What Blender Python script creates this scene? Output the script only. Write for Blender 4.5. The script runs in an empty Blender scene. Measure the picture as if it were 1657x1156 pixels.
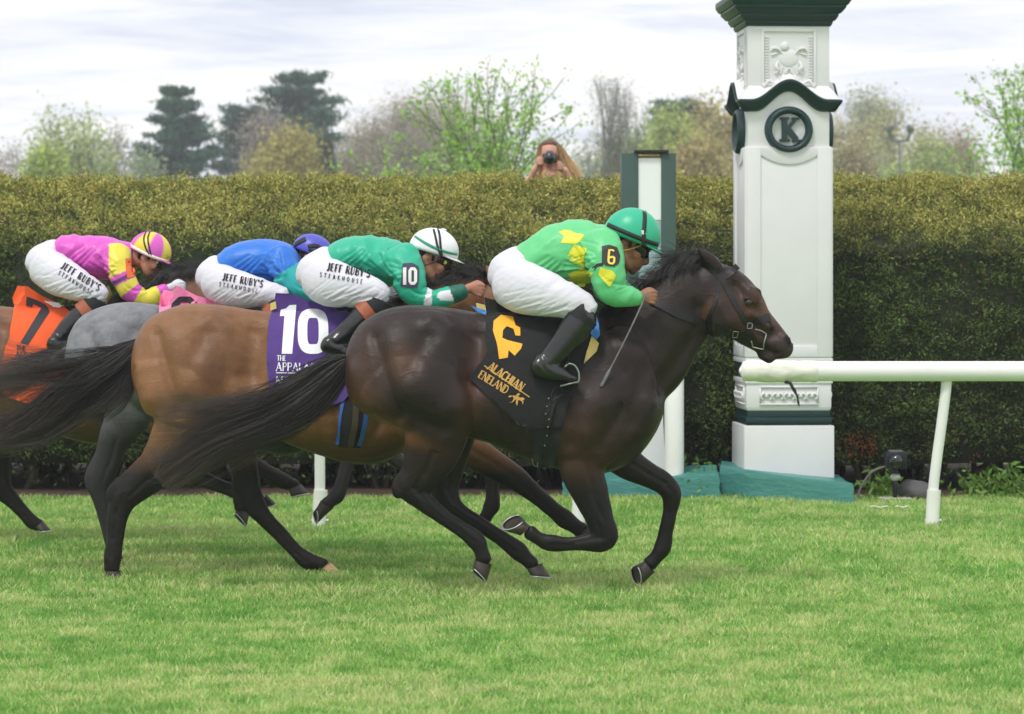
import bpy, bmesh, math, random
import numpy as np
from mathutils import Vector, Matrix, noise as mnoise
from mathutils.bvhtree import BVHTree
from mathutils.geometry import tessellate_polygon
R = math.radians
rng = np.random.default_rng(7)
random.seed(7)
SC = bpy.context.scene
COL = SC.collection

# ------------------------------------------------------------------ camera, sky, sun, exposure
FPX, HZN, CAMH = 4800.0, 450.0, 1.7          # focal length and horizon in photo pixels, eye height
cd = bpy.data.cameras.new('camera')
cam = bpy.data.objects.new('camera', cd); COL.objects.link(cam)
cam.location = (0, 0, CAMH); cam.rotation_euler = (R(90), 0, 0)
cd.sensor_width = 36.0; cd.lens = 36.0 * FPX / 1657.0
cd.shift_y = -(1156 / 2 - HZN) / 1657.0 * 1.0
cd.clip_start = 0.1; cd.clip_end = 3000
cd.dof.use_dof = True; cd.dof.focus_distance = 16.3; cd.dof.aperture_fstop = 4.8
SC.camera = cam

SUN_EL, SUN_AZ = R(58), R(-28)               # azimuth measured from straight behind the camera, to the left
w = bpy.data.worlds.new('World'); SC.world = w; w.use_nodes = True
nt = w.node_tree; nt.nodes.clear()
def wn(t, **k):
    n = nt.nodes.new(t)
    for a, b in k.items(): setattr(n, a, b)
    return n
out = wn('ShaderNodeOutputWorld'); bg = wn('ShaderNodeBackground'); bg.inputs[1].default_value = 0.1
sky = wn('ShaderNodeTexSky', sky_type='NISHITA', sun_disc=False, sun_elevation=SUN_EL, sun_rotation=math.pi + SUN_AZ)
tc = wn('ShaderNodeTexCoord')
mp = wn('ShaderNodeMapping'); mp.inputs['Scale'].default_value = (7, 7, 62); mp.inputs['Location'].default_value = (3.2, 0, 1.05)
nz = wn('ShaderNodeTexNoise'); nz.inputs['Scale'].default_value = 1.0; nz.inputs['Detail'].default_value = 7; nz.inputs['Roughness'].default_value = 0.62
nz.inputs['Distortion'].default_value = 0.5
rp = wn('ShaderNodeValToRGB'); e = rp.color_ramp.elements
e[0].position = 0.36; e[0].color = (6.0, 6.4, 7.6, 1); e[1].position = 0.62; e[1].color = (9.4, 9.2, 8.75, 1)
m_ = e.new(0.50); m_.color = (8.1, 8.2, 8.55, 1)
mx = wn('ShaderNodeMix', data_type='RGBA'); mx.inputs[0].default_value = 0.92
L = nt.links.new
L(tc.outputs['Generated'], mp.inputs['Vector']); L(mp.outputs[0], nz.inputs['Vector']); L(nz.outputs['Fac'], rp.inputs[0])
L(sky.outputs[0], mx.inputs[6]); L(rp.outputs[0], mx.inputs[7]); L(mx.outputs[2], bg.inputs[0]); L(bg.outputs[0], out.inputs[0])

sl = bpy.data.lights.new('sun', 'SUN'); sl.energy = 1.5; sl.angle = R(11); sl.color = (1.0, 0.96, 0.9)
sun = bpy.data.objects.new('sun', sl); COL.objects.link(sun)
# light arrives from behind-left of the camera, high up
sd = Vector((math.sin(SUN_AZ) * math.cos(SUN_EL), -math.cos(SUN_AZ) * math.cos(SUN_EL), math.sin(SUN_EL)))
sun.rotation_euler = sd.to_track_quat('Z', 'Y').to_euler()
sun.location = (-10, -10, 30)
SC.view_settings.view_transform = 'Standard'; SC.view_settings.look = 'None'
SC.view_settings.gamma = 1; SC.view_settings.exposure = 0.44
SC.cycles.max_bounces = 6; SC.cycles.transparent_max_bounces = 8
SC.cycles.use_denoising = True

# ------------------------------------------------------------------ helpers
def px(x, y, Y):                              # photo pixel -> world point at depth Y
    return np.array(((x - 828.5) * Y / FPX, Y, CAMH - (y - HZN) * Y / FPX))
def zpx(y, Y): return CAMH - (y - HZN) * Y / FPX
def xpx(x, Y): return (x - 828.5) * Y / FPX
def lin(r, g, b):
    f = lambda c: (c / 255 / 12.92) if c <= 10 else ((c / 255 + 0.055) / 1.055) ** 2.4
    return (f(r), f(g), f(b))

MATS = {}
def mat(name, col=(0.5, 0.5, 0.5), rough=0.6, attr=False, var=0.0, vscale=8.0, bump=0.0, bscale=30.0, bstretch=(1, 1, 1),
        spec=0.5, metal=0.0, sheen=0.0, coat=0.0, trans=0.0, vein=0.0, rvar=0.0, transl=0.0, detail=4.0, backcol=None):
    if name in MATS: return MATS[name]
    m = bpy.data.materials.new(name); m.use_nodes = True; t = m.node_tree; N = t.nodes; K = t.links.new
    b = N['Principled BSDF']
    b.inputs['Roughness'].default_value = rough; b.inputs['Metallic'].default_value = metal
    b.inputs['Specular IOR Level'].default_value = spec
    if sheen: b.inputs['Sheen Weight'].default_value = sheen
    if coat: b.inputs['Coat Weight'].default_value = coat; b.inputs['Coat Roughness'].default_value = 0.15
    if trans: b.inputs['Transmission Weight'].default_value = trans
    tc = N.new('ShaderNodeTexCoord')
    if attr:
        a = N.new('ShaderNodeAttribute'); a.attribute_name = 'col'; c = a.outputs['Color']
    else:
        r = N.new('ShaderNodeRGB'); r.outputs[0].default_value = (*col, 1); c = r.outputs[0]
    def noise(sc, det=4.0, st=(1, 1, 1)):
        mpn = N.new('ShaderNodeMapping'); mpn.inputs['Scale'].default_value = st
        K(tc.outputs['Object'], mpn.inputs['Vector'])
        n = N.new('ShaderNodeTexNoise'); n.inputs['Scale'].default_value = sc; n.inputs['Detail'].default_value = det
        n.inputs['Roughness'].default_value = 0.6
        K(mpn.outputs[0], n.inputs['Vector']); return n
    if var:
        n = noise(vscale, detail); mr = N.new('ShaderNodeMapRange')
        mr.inputs[1].default_value = 0.25; mr.inputs[2].default_value = 0.75
        mr.inputs[3].default_value = 1 - var; mr.inputs[4].default_value = 1 + var
        K(n.outputs['Fac'], mr.inputs[0])
        mu = N.new('ShaderNodeVectorMath'); mu.operation = 'SCALE'; K(c, mu.inputs[0]); K(mr.outputs[0], mu.inputs['Scale']); c = mu.outputs[0]
    K(c, b.inputs['Base Color'])
    if rvar:
        n = noise(vscale * 0.7, 3); mr = N.new('ShaderNodeMapRange'); mr.inputs[1].default_value = 0.3; mr.inputs[2].default_value = 0.7
        mr.inputs[3].default_value = max(0.05, rough - rvar); mr.inputs[4].default_value = min(1, rough + rvar)
        K(n.outputs['Fac'], mr.inputs[0]); K(mr.outputs[0], b.inputs['Roughness'])
    if bump:
        n = noise(bscale, 4, bstretch); bp = N.new('ShaderNodeBump'); bp.inputs['Strength'].default_value = 1.0
        bp.inputs['Distance'].default_value = bump; K(n.outputs['Fac'], bp.inputs['Height']); K(bp.outputs[0], b.inputs['Normal'])
    if vein:                                      # raised veins: thin ridges where a slow noise crosses its middle
        n = noise(3.6, 1.0); su = N.new('ShaderNodeMath'); su.operation = 'SUBTRACT'; su.inputs[1].default_value = .5; K(n.outputs['Fac'], su.inputs[0]); ab = N.new('ShaderNodeMath'); ab.operation = 'ABSOLUTE'; K(su.outputs[0], ab.inputs[0])
        mr = N.new('ShaderNodeMapRange'); mr.interpolation_type = 'SMOOTHSTEP'; mr.inputs[1].default_value = 0; mr.inputs[2].default_value = .02; mr.inputs[3].default_value = 1; mr.inputs[4].default_value = 0; K(ab.outputs[0], mr.inputs[0])
        b2 = N.new('ShaderNodeBump'); b2.inputs['Strength'].default_value = .8; b2.inputs['Distance'].default_value = vein; K(mr.outputs[0], b2.inputs['Height'])
        if bump: K(bp.outputs[0], b2.inputs['Normal'])
        K(b2.outputs[0], b.inputs['Normal'])
    if transl:
        tr = N.new('ShaderNodeBsdfTranslucent'); K(c, tr.inputs['Color'])
        ms = N.new('ShaderNodeMixShader'); ms.inputs[0].default_value = transl
        K(b.outputs[0], ms.inputs[1]); K(tr.outputs[0], ms.inputs[2]); K(ms.outputs[0], N['Material Output'].inputs['Surface'])
    MATS[name] = m
    return m

def link(name, me, m=None, parent=None, smooth=True):
    o = bpy.data.objects.new(name, me); COL.objects.link(o)
    if m is not None:
        me.materials.clear(); me.materials.append(m)
    me.polygons.foreach_set('use_smooth', np.full(len(me.polygons), bool(smooth)))
    if parent is not None: o.parent = parent
    return o
def build(name, V, Fs, m=None, parent=None, smooth=True, col=None):
    """Fs: one (n,k) array of faces, or a list of such arrays, or a list of index lists."""
    V = np.asarray(V, dtype=np.float32).reshape(-1, 3)
    me = bpy.data.meshes.new(name)
    if isinstance(Fs, np.ndarray): Fs = [Fs]
    if len(Fs) and not isinstance(Fs[0], np.ndarray):
        me.from_pydata([tuple(v) for v in V], [], [tuple(int(i) for i in f) for f in Fs])
    else:
        Fs = [f for f in Fs if len(f)]
        idx = np.concatenate([f.ravel() for f in Fs]).astype(np.int32)
        tot = np.concatenate([np.full(len(f), f.shape[1]) for f in Fs]).astype(np.int32)
        me.vertices.add(len(V)); me.vertices.foreach_set('co', V.ravel())
        me.loops.add(len(idx)); me.loops.foreach_set('vertex_index', idx)
        me.polygons.add(len(tot)); me.polygons.foreach_set('loop_start', np.concatenate([[0], np.cumsum(tot)[:-1]]).astype(np.int32))
        me.update(calc_edges=True)
    if col is not None: setcol(me, col)
    return link(name, me, m, parent, smooth)
def setcol(me, col):
    col = np.asarray(col, dtype=np.float32)
    if col.shape[1] == 3: col = np.hstack([col, np.ones((len(col), 1), np.float32)])
    a = me.attributes.get('col') or me.attributes.new('col', 'FLOAT_COLOR', 'POINT')
    a.data.foreach_set('color', col.ravel())
class MB:                                     # collects shapes into ONE mesh
    def __init__(s): s.V = []; s.F = []; s.C = []; s.n = 0
    def add(s, V, F, c=None):
        V = np.asarray(V, float).reshape(-1, 3)
        for f in F: s.F.append([int(i) + s.n for i in f])
        s.V.append(V); s.n += len(V)
        if c is not None: s.C.append(np.tile(np.asarray(c, float)[:3], (len(V), 1)))
        return s
    def box(s, x0, x1, y0, y1, z0, z1, c=None):
        V = [(x, y, z) for x in (x0, x1) for y in (y0, y1) for z in (z0, z1)]
        F = [(0, 1, 3, 2), (4, 6, 7, 5), (0, 4, 5, 1), (2, 3, 7, 6), (0, 2, 6, 4), (1, 5, 7, 3)]
        return s.add(V, F, c)
    def tube(s, P, r, seg=8, c=None, flat=None):
        V, F = tube3(P, r, seg, flat); return s.add(V, F, c)
    def ell(s, ctr, rad, rot=None, nu=12, nv=8, c=None):
        V, F = ellipsoid(ctr, rad, rot, nu, nv); return s.add(V, F, c)
    def arr(s): return np.concatenate(s.V), s.F
    def build(s, name, m=None, parent=None, smooth=False, bevel=0.0, bseg=2):
        o = build(name, np.concatenate(s.V), s.F, m, parent, smooth, np.concatenate(s.C) if s.C else None)
        if bevel: bevelmesh(o.data, bevel, bseg)
        return o
def bevelmesh(me, wdt, seg=2):
    bm = bmesh.new(); bm.from_mesh(me); bmesh.ops.recalc_face_normals(bm, faces=bm.faces)
    ed = [e for e in bm.edges if len(e.link_faces) == 2 and e.calc_face_angle(0) > R(28)]
    bmesh.ops.bevel(bm, geom=ed, offset=wdt, segments=seg, affect='EDGES', profile=0.6, clamp_overlap=True)
    bm.to_mesh(me); bm.free()
    for p in me.polygons: p.use_smooth = True
    me.set_sharp_from_angle(angle=R(38))
def ellipsoid(ctr, rad, rot=None, nu=12, nv=8):
    V = [(0, 0, 1)]
    for i in range(1, nv):
        a = math.pi * i / nv
        for j in range(nu):
            b = 2 * math.pi * j / nu
            V.append((math.sin(a) * math.cos(b), math.sin(a) * math.sin(b), math.cos(a)))
    V.append((0, 0, -1)); V = np.array(V) * np.array(rad)
    if rot is not None: V = V @ np.array(rot).T
    V = V + np.array(ctr); F = []
    for j in range(nu):
        F.append((0, 1 + j, 1 + (j + 1) % nu))
        for i in range(nv - 2):
            a = 1 + i * nu; F.append((a + j, a + nu + j, a + nu + (j + 1) % nu, a + (j + 1) % nu))
        a = 1 + (nv - 2) * nu; F.append((a + j, len(V) - 1, a + (j + 1) % nu))
    return V, F
def crom(A, sub):                             # Catmull-Rom through the rows of A
    A = np.asarray(A, float)
    if len(A) < 3 or sub <= 1:
        if sub <= 1: return A
        t = np.linspace(0, 1, sub + 1)[:, None]; return A[0] * (1 - t) + A[-1] * t
    P = np.vstack([2 * A[0] - A[1], A, 2 * A[-1] - A[-2]]); o = []
    for i in range(1, len(P) - 2):
        p0, p1, p2, p3 = P[i - 1], P[i], P[i + 1], P[i + 2]
        for t in np.arange(sub) / sub:
            o.append(0.5 * (2 * p1 + (p2 - p0) * t + (2 * p0 - 5 * p1 + 4 * p2 - p3) * t * t + (3 * p1 - p0 - 3 * p2 + p3) * t ** 3))
    o.append(A[-1]); return np.array(o)
def tube3(P, r, seg=8, flat=None, side=(0, 1, 0), capr=0.55):
    """closed tube through 3-D points; r scalar or per point; flat = lateral radius (along `side`) when elliptic."""
    P = np.asarray(P, float); n = len(P)
    r = np.full(n, r, float) if np.isscalar(r) else np.asarray(r, float)
    q = r if flat is None else (np.full(n, flat, float) if np.isscalar(flat) else np.asarray(flat, float))
    T = np.gradient(P, axis=0); T /= np.linalg.norm(T, axis=1)[:, None] + 1e-12
    # rounded caps
    if capr:
        P = np.vstack([P[0] - T[0] * r[0] * capr, P[0] - T[0] * r[0] * capr * 0.7, P, P[-1] + T[-1] * r[-1] * capr * 0.7, P[-1] + T[-1] * r[-1] * capr])
        r = np.concatenate([[r[0] * .3, r[0] * .72], r, [r[-1] * .72, r[-1] * .3]]); q = np.concatenate([[q[0] * .3, q[0] * .72], q, [q[-1] * .72, q[-1] * .3]])
        T = np.vstack([T[0], T[0], T, T[-1], T[-1]]); n += 4
    S = np.tile(np.asarray(side, float), (n, 1))
    par = np.abs((T * S).sum(1)) > 0.95
    S[par] = (1, 0, 0)
    A = np.cross(T, S); A /= np.linalg.norm(A, axis=1)[:, None]; B = np.cross(A, T)
    th = np.arange(seg) * 2 * math.pi / seg
    V = P[:, None] + A[:, None] * (np.cos(th)[None, :, None] * r[:, None, None]) + B[:, None] * (np.sin(th)[None, :, None] * q[:, None, None])
    V = V.reshape(-1, 3); F = []
    for i in range(n - 1):
        for j in range(seg):
            F.append((i * seg + j, i * seg + (j + 1) % seg, (i + 1) * seg + (j + 1) % seg, (i + 1) * seg + j))
    F.append(tuple(range(seg))[::-1]); F.append(tuple((n - 1) * seg + j for j in range(seg)))
    return V, F
def empty(name, loc, label, cat, group=None):
    o = bpy.data.objects.new(name, None); COL.objects.link(o); o.location = Vector([float(v) for v in loc]); o.empty_display_size = 0.2
    return tag(o, label, cat, group)
def tag(o, label=None, cat=None, group=None, kind=None):
    if label: o['label'] = label
    if cat: o['category'] = cat
    if group: o['group'] = group
    if kind: o['kind'] = kind
    return o
def adopt(root):
    """children were built in world coordinates: keep them there under a root that is not at the origin"""
    M = Matrix.Translation(root.location).inverted()
    for c in root.children: c.matrix_parent_inverse = M
def vnoise(P, s, seed=0.0):
    return np.array([mnoise.noise(Vector((p[0] * s + seed, p[1] * s + seed * 1.7, p[2] * s - seed))) for p in P])
def quads(C, U, Wv, taper=0.0):
    """n flat leaf quads centred at C with half axes U, Wv (pointed along U when taper)"""
    n = len(C)
    V = np.stack([C - U - Wv * (1 - taper), C + U * 0.1 - Wv, C + U, C + U * 0.1 + Wv * (1 - taper)], 1) if taper else np.stack([C - U - Wv, C + U - Wv, C + U + Wv, C - U + Wv], 1)
    return V.reshape(-1, 3), np.arange(4 * n).reshape(n, 4)
def runit(n, up=0.0):
    v = rng.normal(size=(n, 3)); v[:, 2] += up
    return v / np.linalg.norm(v, axis=1)[:, None]
def perp(U):
    a = rng.normal(size=U.shape); a -= U * (a * U).sum(1)[:, None]
    return a / np.linalg.norm(a, axis=1)[:, None]
# ------------------------------------------------------------------ ground
mGround = mat('turf_soil', lin(128, 168, 84), 0.95, var=0.35, vscale=1.6, bump=0.02, bscale=40)
def sheet(name, x0, x1, y0, y1, z, m, nx=1, ny=1, amp=0.0):
    xs = np.linspace(x0, x1, nx + 1); ys = np.linspace(y0, y1, ny + 1)
    V = np.array([(x, y, z + (amp * mnoise.noise(Vector((x * .9, y * .9, 3))) if amp else 0)) for y in ys for x in xs])
    F = np.array([(j * (nx + 1) + i, j * (nx + 1) + i + 1, (j + 1) * (nx + 1) + i + 1, (j + 1) * (nx + 1) + i) for j in range(ny) for i in range(nx)])
    return build(name, V, F, m)
tag(sheet('ground', -900, 900, -30, 1500, -0.012, mGround), kind='structure')
mSoil = mat('bare_soil', lin(70, 52, 40), 0.95, var=0.4, vscale=9, bump=0.03, bscale=25)
tag(sheet('soil_strip', -9, 9, 22.7, 27.2, 0.004, mSoil, 120, 16, 0.02), kind='structure')

def grass(n, x0f, y0, y1, seed, h0=0.022, h1=0.048, w0=0.0022):
    g = np.random.default_rng(seed)
    u = g.random(n); Y = y0 + (y1 - y0) * u ** 1.0
    X = (g.random(n) * 2 - 1) * (Y * 0.1726 * x0f + 1.9)
    P = np.stack([X, Y, np.zeros(n)], 1)
    cl = np.array([mnoise.noise(Vector((x * .7, y * 1.1, 1.3))) for x, y in zip(X[:n], Y[:n])])
    c2 = np.array([mnoise.noise(Vector((x * 3.2, y * 5.2, 8.1))) for x, y in zip(X[:n], Y[:n])])
    c3 = np.array([mnoise.noise(Vector((x * 8, y * 13, 2.1))) for x, y in zip(X, Y)])
    h = (h0 + (h1 - h0) * g.random(n)) * (1 + 0.35 * c2)
    a = g.random(n) * 6.283; ln = g.normal(0.45, 0.35, n)
    D = np.stack([np.cos(a) * ln, np.sin(a) * ln, np.ones(n)], 1); D /= np.linalg.norm(D, axis=1)[:, None]
    b = g.random(n) * 6.283; Wd = np.stack([np.cos(b), np.sin(b), np.zeros(n)], 1) * (w0 * (0.7 + 0.8 * g.random(n)))[:, None]
    M = P + D * (h * .55)[:, None]; T = P + D * h[:, None] + np.stack([np.cos(a), np.sin(a), -0.3 * np.ones(n)], 1) * (h * .22)[:, None]
    V = np.stack([P - Wd, P + Wd, M + Wd * .9, M - Wd * .9, T], 1).reshape(-1, 3)
    k = np.arange(n) * 5
    F4 = np.stack([k, k + 1, k + 2, k + 3], 1); F3 = np.stack([k + 3, k + 2, k + 4], 1)
    A = np.array(lin(152, 194, 100)); B = np.array(lin(202, 212, 142)); Dk = np.array(lin(118, 168, 80)); St = np.array(lin(224, 222, 176))
    t = np.clip(0.5 + .45 * cl + 0.8 * c2 + .75 * c3 + g.normal(0, .22, n), 0, 1)[:, None]
    C = np.where(t > .5, A + (B - A) * (t - .5) * 2, Dk + (A - Dk) * t * 2)
    st = g.random(n) < (0.035 + 0.10 * np.clip(cl, 0, 1)); C[st] = St * g.uniform(.7, 1.05, (st.sum(), 1))
    C = C * g.uniform(.8, 1.2, (n, 1))
    return V, F4, F3, np.repeat(C, 5, axis=0)
mGrass = mat('grass_blades', attr=True, rough=0.65, transl=0.35, spec=0.3)
parts = [grass(390000, 1.12, 9.8, 15.6, 1), grass(260000, 1.12, 15.6, 22.9, 2, 0.028, 0.058, 0.003)]
Vs, Fs, Cs, off = [], [], [], 0
for V, F4, F3, C in parts:
    Vs.append(V); Fs += [F4 + off, F3 + off]; Cs.append(C); off += len(V)
tag(build('turf_grass', np.vstack(Vs), Fs, mGrass, col=np.vstack(Cs)), 'short bright green racecourse turf with paler straw patches', 'grass', kind='stuff')

# ------------------------------------------------------------------ clipped hedge
HY0, HY1, HZ1, HZ2 = 23.6, 25.6, 1.95, 2.52      # front foot / top edge
hed = empty('hedge', (0, HY0 + 1.2, 0), 'long clipped yew hedge, olive on its sloping top and dark green on its front', 'hedge')
HP = [(HY0 + .12, 0.27), (HY0 - 0.02, 0.9), (HY0 + .02, 1.8), (HY0 + .12, 2.0), (HY0 + .9, 2.23), (HY1 - .25, 2.45), (HY1, 2.495), (HY1 + .7, 2.48), (HY1 + 1.0, 2.25), (HY1 + 1.05, 0.3)]
xs = np.linspace(-7.9, 7.9, 171)
pr = crom(np.array(HP), 6)
Vh = np.array([(x, y + .05 - 0.10 * mnoise.noise(Vector((x * 2.1, y * 2.1, z * 2.1))), z - 0.055 + 0.045 * mnoise.noise(Vector((x * 1.7, y * 2, z * 2 + 9)))) for x in xs for y, z in pr])
npr = len(pr)
Fh = np.array([(i * npr + j, i * npr + j + 1, (i + 1) * npr + j + 1, (i + 1) * npr + j) for i in range(170) for j in range(npr - 1)])
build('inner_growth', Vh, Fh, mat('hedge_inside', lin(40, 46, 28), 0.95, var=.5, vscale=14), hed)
def hedge_leaves(n):
    sg = np.linalg.norm(np.diff(pr[:int(npr * .80)], axis=0), axis=1); cs = np.concatenate([[0], np.cumsum(sg)])
    s = rng.random(n) * cs[-1]; k = np.clip(np.searchsorted(cs, s) - 1, 0, len(sg) - 1); t = (s - cs[k]) / sg[k]
    yz = pr[k] * (1 - t)[:, None] + pr[k + 1] * t[:, None]
    tn = pr[k + 1] - pr[k]; tn /= np.linalg.norm(tn, axis=1)[:, None]
    Nn = np.stack([np.zeros(n), -tn[:, 1], tn[:, 0]], 1)
    Nn[:, 1:] *= np.sign(Nn[:, 2] - Nn[:, 1])[:, None]
    X = (rng.random(n) * 2 - 1) * 7.95
    P = np.stack([X, yz[:, 0], yz[:, 1]], 1)
    l1 = np.array([mnoise.noise(Vector((p[0] * 2.0, p[1] * 3.2, p[2] * 3.2))) for p in P])
    l2 = np.array([mnoise.noise(Vector((p[0] * 7, p[1] * 11, p[2] * 11 + 4))) for p in P])
    P = P + Nn * (0.09 * l1 + 0.085 * l2 + rng.normal(0, .02, n))[:, None]
    return P, Nn, l1, l2
ns = 100000
P, Nn, l1, l2 = hedge_leaves(ns)
kk = 5
C = np.repeat(P, kk, 0) + rng.normal(0, .022, (ns * kk, 3)); N5 = np.repeat(Nn, kk, 0)
U = N5 * 0.5 + runit(ns * kk, 0.25); U /= np.linalg.norm(U, axis=1)[:, None]
ln = rng.uniform(.010, .022, ns * kk)
Wv = perp(U) * (ln * rng.uniform(.35, .6, ns * kk))[:, None]
V, Fq = quads(C + U * ln[:, None], U * ln[:, None], Wv, 0.45)
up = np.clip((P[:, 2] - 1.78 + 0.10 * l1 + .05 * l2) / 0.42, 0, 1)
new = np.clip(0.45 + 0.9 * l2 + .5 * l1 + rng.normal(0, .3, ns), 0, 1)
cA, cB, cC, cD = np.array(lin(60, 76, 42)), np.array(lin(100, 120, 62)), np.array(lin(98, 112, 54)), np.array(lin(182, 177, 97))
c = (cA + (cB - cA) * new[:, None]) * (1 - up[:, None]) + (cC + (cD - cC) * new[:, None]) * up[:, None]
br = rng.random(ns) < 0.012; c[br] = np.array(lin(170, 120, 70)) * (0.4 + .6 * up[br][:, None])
for (bx, by, br_) in ((1390, 718, 22), (1045, 735, 8), (1400, 740, 12), (60, 757, 10), (1583, 738, 9), (760, 720, 8)):   # dead brown sprays
    d = np.hypot((P[:, 0] * FPX / P[:, 1] + 828.5 - bx) / 1.3, (CAMH - P[:, 2]) * FPX / P[:, 1] + HZN - by)
    q = (d < br_) & (P[:, 1] < 24.0) & (rng.random(ns) < .75); c[q] = np.array(lin(176, 112, 66)) * rng.uniform(.5, 1.0, (q.sum(), 1))
c5 = np.repeat(c, kk, 0) * rng.uniform(.75, 1.25, (ns * kk, 1))
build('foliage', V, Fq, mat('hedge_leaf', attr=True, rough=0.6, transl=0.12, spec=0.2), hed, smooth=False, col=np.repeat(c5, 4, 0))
# bare stems and hanging twigs in the gap under the hedge, seen against the grass behind
mb = MB()
for i in range(230):
    x = rng.uniform(-7, 7); y = HY0 + .2 + rng.random() * 2.0
    pts = [(x, y, -0.02)]
    for k in range(4): pts.append((x + rng.normal(0, .05) * (k + 1), y + rng.normal(0, .04) * (k + 1), 0.16 * (k + 1)))
    mb.tube(pts, [.028, .024, .02, .016, .012] if i % 3 else [.05, .045, .04, .035, .03], 6)
mb.build('stem', mat('hedge_stem', lin(58, 48, 38), .9, var=.4, vscale=20), hed, smooth=True)
nt_ = 14000
P = np.stack([rng.uniform(-7.8, 7.8, nt_), HY0 + rng.uniform(-.1, .9, nt_), 0.05 + 0.32 * rng.random(nt_) ** .7], 1)
keep = np.array([mnoise.noise(Vector((p[0] * 2.6, 0, p[2] * 5))) for p in P]) > -0.05; P = P[keep]; nt_ = len(P)
U = runit(nt_); Wv = perp(U)
V, Fq = quads(P, U * .024, Wv * .012, .4)
build('low_foliage', V, Fq, mat('hedge_leaf'), hed, smooth=False, col=np.repeat(np.array(lin(58, 76, 32)) * rng.uniform(.5, 1.5, (nt_, 1)), 4, 0))
adopt(hed)
# low weeds along the hedge foot
mWeed = mat('weed_leaf', attr=True, rough=.6, transl=.3)
k = 0
for (wx, wy, r_, n, nm, lb) in ((1600, 800, .2, 200, 'weeds', 'low tuft of broad green weeds at the hedge foot, farthest right'),
        (1425, 790, .12, 160, 'weeds', 'small pale green weeds under the black camera box by the hedge'), (1630, 806, .22, 300, 'weeds', 'tuft of green weeds at the right edge of the picture by the hedge'),
        (1130, 745, .16, 300, 'weeds', 'leafy green sprigs between white post and pillar')):
    Yw = 23.0; b = px(wx, wy, Yw)
    P = np.stack([b[0] + rng.normal(0, r_ * .7, n), Yw + rng.normal(0, .12, n), np.abs(rng.normal(0, .09, n)) + .01], 1)
    U = runit(n, .6); ln = rng.uniform(.02, .05, n)[:, None]; Wv = perp(U) * ln * .5
    V, Fq = quads(P, U * ln, Wv, .4)
    o = build(nm, V, Fq, mWeed, col=np.repeat(np.array(lin(104, 142, 52)) * rng.uniform(.55, 1.35, (n, 1)), 4, 0), smooth=False)
    tag(o, lb, 'plant', 'weeds along the hedge foot')
# ------------------------------------------------------------------ winning-post pillar
mWhite = mat('white_paint', lin(224, 223, 225), .55, var=.035, vscale=3, bump=.0006, bscale=60)
mDkGreen = mat('dark_green_paint', lin(22, 52, 56), .45, var=.12, vscale=6, bump=.0006, bscale=60)
PY = 22.85; PK = 1.0386
pil = empty('winning_post', (2.115, PY + .35, 0), 'tall square white pillar with dark green cornice and round letter emblem', 'pillar')
def sq(mb, wd, z0, z1, w2=None):
    wd *= PK; w2 = None if w2 is None else w2 * PK
    w2 = wd if w2 is None else w2; a, b = wd / 2, w2 / 2
    V = [(-a, -a, z0), (a, -a, z0), (a, a, z0), (-a, a, z0), (-b, -b, z1), (b, -b, z1), (b, b, z1), (-b, b, z1)]
    return mb.add(V, [(3, 2, 1, 0), (4, 5, 6, 7), (0, 1, 5, 4), (1, 2, 6, 5), (2, 3, 7, 6), (3, 0, 4, 7)])
def rotz(V, f):
    c, s = math.cos(f * math.pi / 2), math.sin(f * math.pi / 2); return (np.asarray(V) * np.array((PK, PK, 1))) @ np.array([[c, s, 0], [-s, c, 0], [0, 0, 1]])
def pbuild(mb, name, m, bevel=.006): return mb.build(name, m, pil, bevel=bevel)
Z = lambda y: zpx(y, PY)
pbuild(sq(MB(), .675, -.02, Z(689)), 'base_block', mWhite, .012)
mb = MB(); sq(mb, .60, Z(689), Z(685)); sq(mb, .645, Z(685), Z(676)); sq(mb, .615, Z(676), Z(665)); pbuild(mb, 'base_moulding', mDkGreen, .004)
mb = MB(); sq(mb, .62, Z(665), Z(660), .635); sq(mb, .635, Z(660), Z(621)); sq(mb, .655, Z(621), Z(614)); pbuild(mb, 'carved_block', mWhite, .004)
mb = MB(); sq(mb, .60, Z(614), Z(600)); sq(mb, .645, Z(600), Z(588)); pbuild(mb, 'lower_moulding', mDkGreen, .004)
mb = MB(); sq(mb, .655, Z(588), Z(580)); sq(mb, .635, Z(580), Z(237))
for f in range(4):                            # raised frame that leaves a sunk panel on each face
    t = MB(); a = .3175; d = .012
    t.box(-a, -a + .105, -a - d, -a + .002, Z(578), Z(238.5)); t.box(a - .105, a, -a - d, -a + .002, Z(578), Z(238.5)); t.box(-a + .105, a - .105, -a - d, -a + .002, Z(578), Z(560))
    n = 44                                     # curved head of the panel
    for i in range(n):
        x0, x1 = -a + .105 + (2 * a - .21) * i / n, -a + .105 + (2 * a - .21) * (i + 1) / n; xm = (x0 + x1) / 2
        t.box(x0, x1, -a - d, -a + .002, Z(266) + .075 * (abs(xm) / .22) ** 2, Z(238.5))
    V, F = t.arr(); mb.add(rotz(V, f), F)
pbuild(mb, 'shaft', mWhite, .003)
pbuild(sq(MB(), .61, Z(237), Z(143)), 'emblem_block', mWhite, .005)
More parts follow.
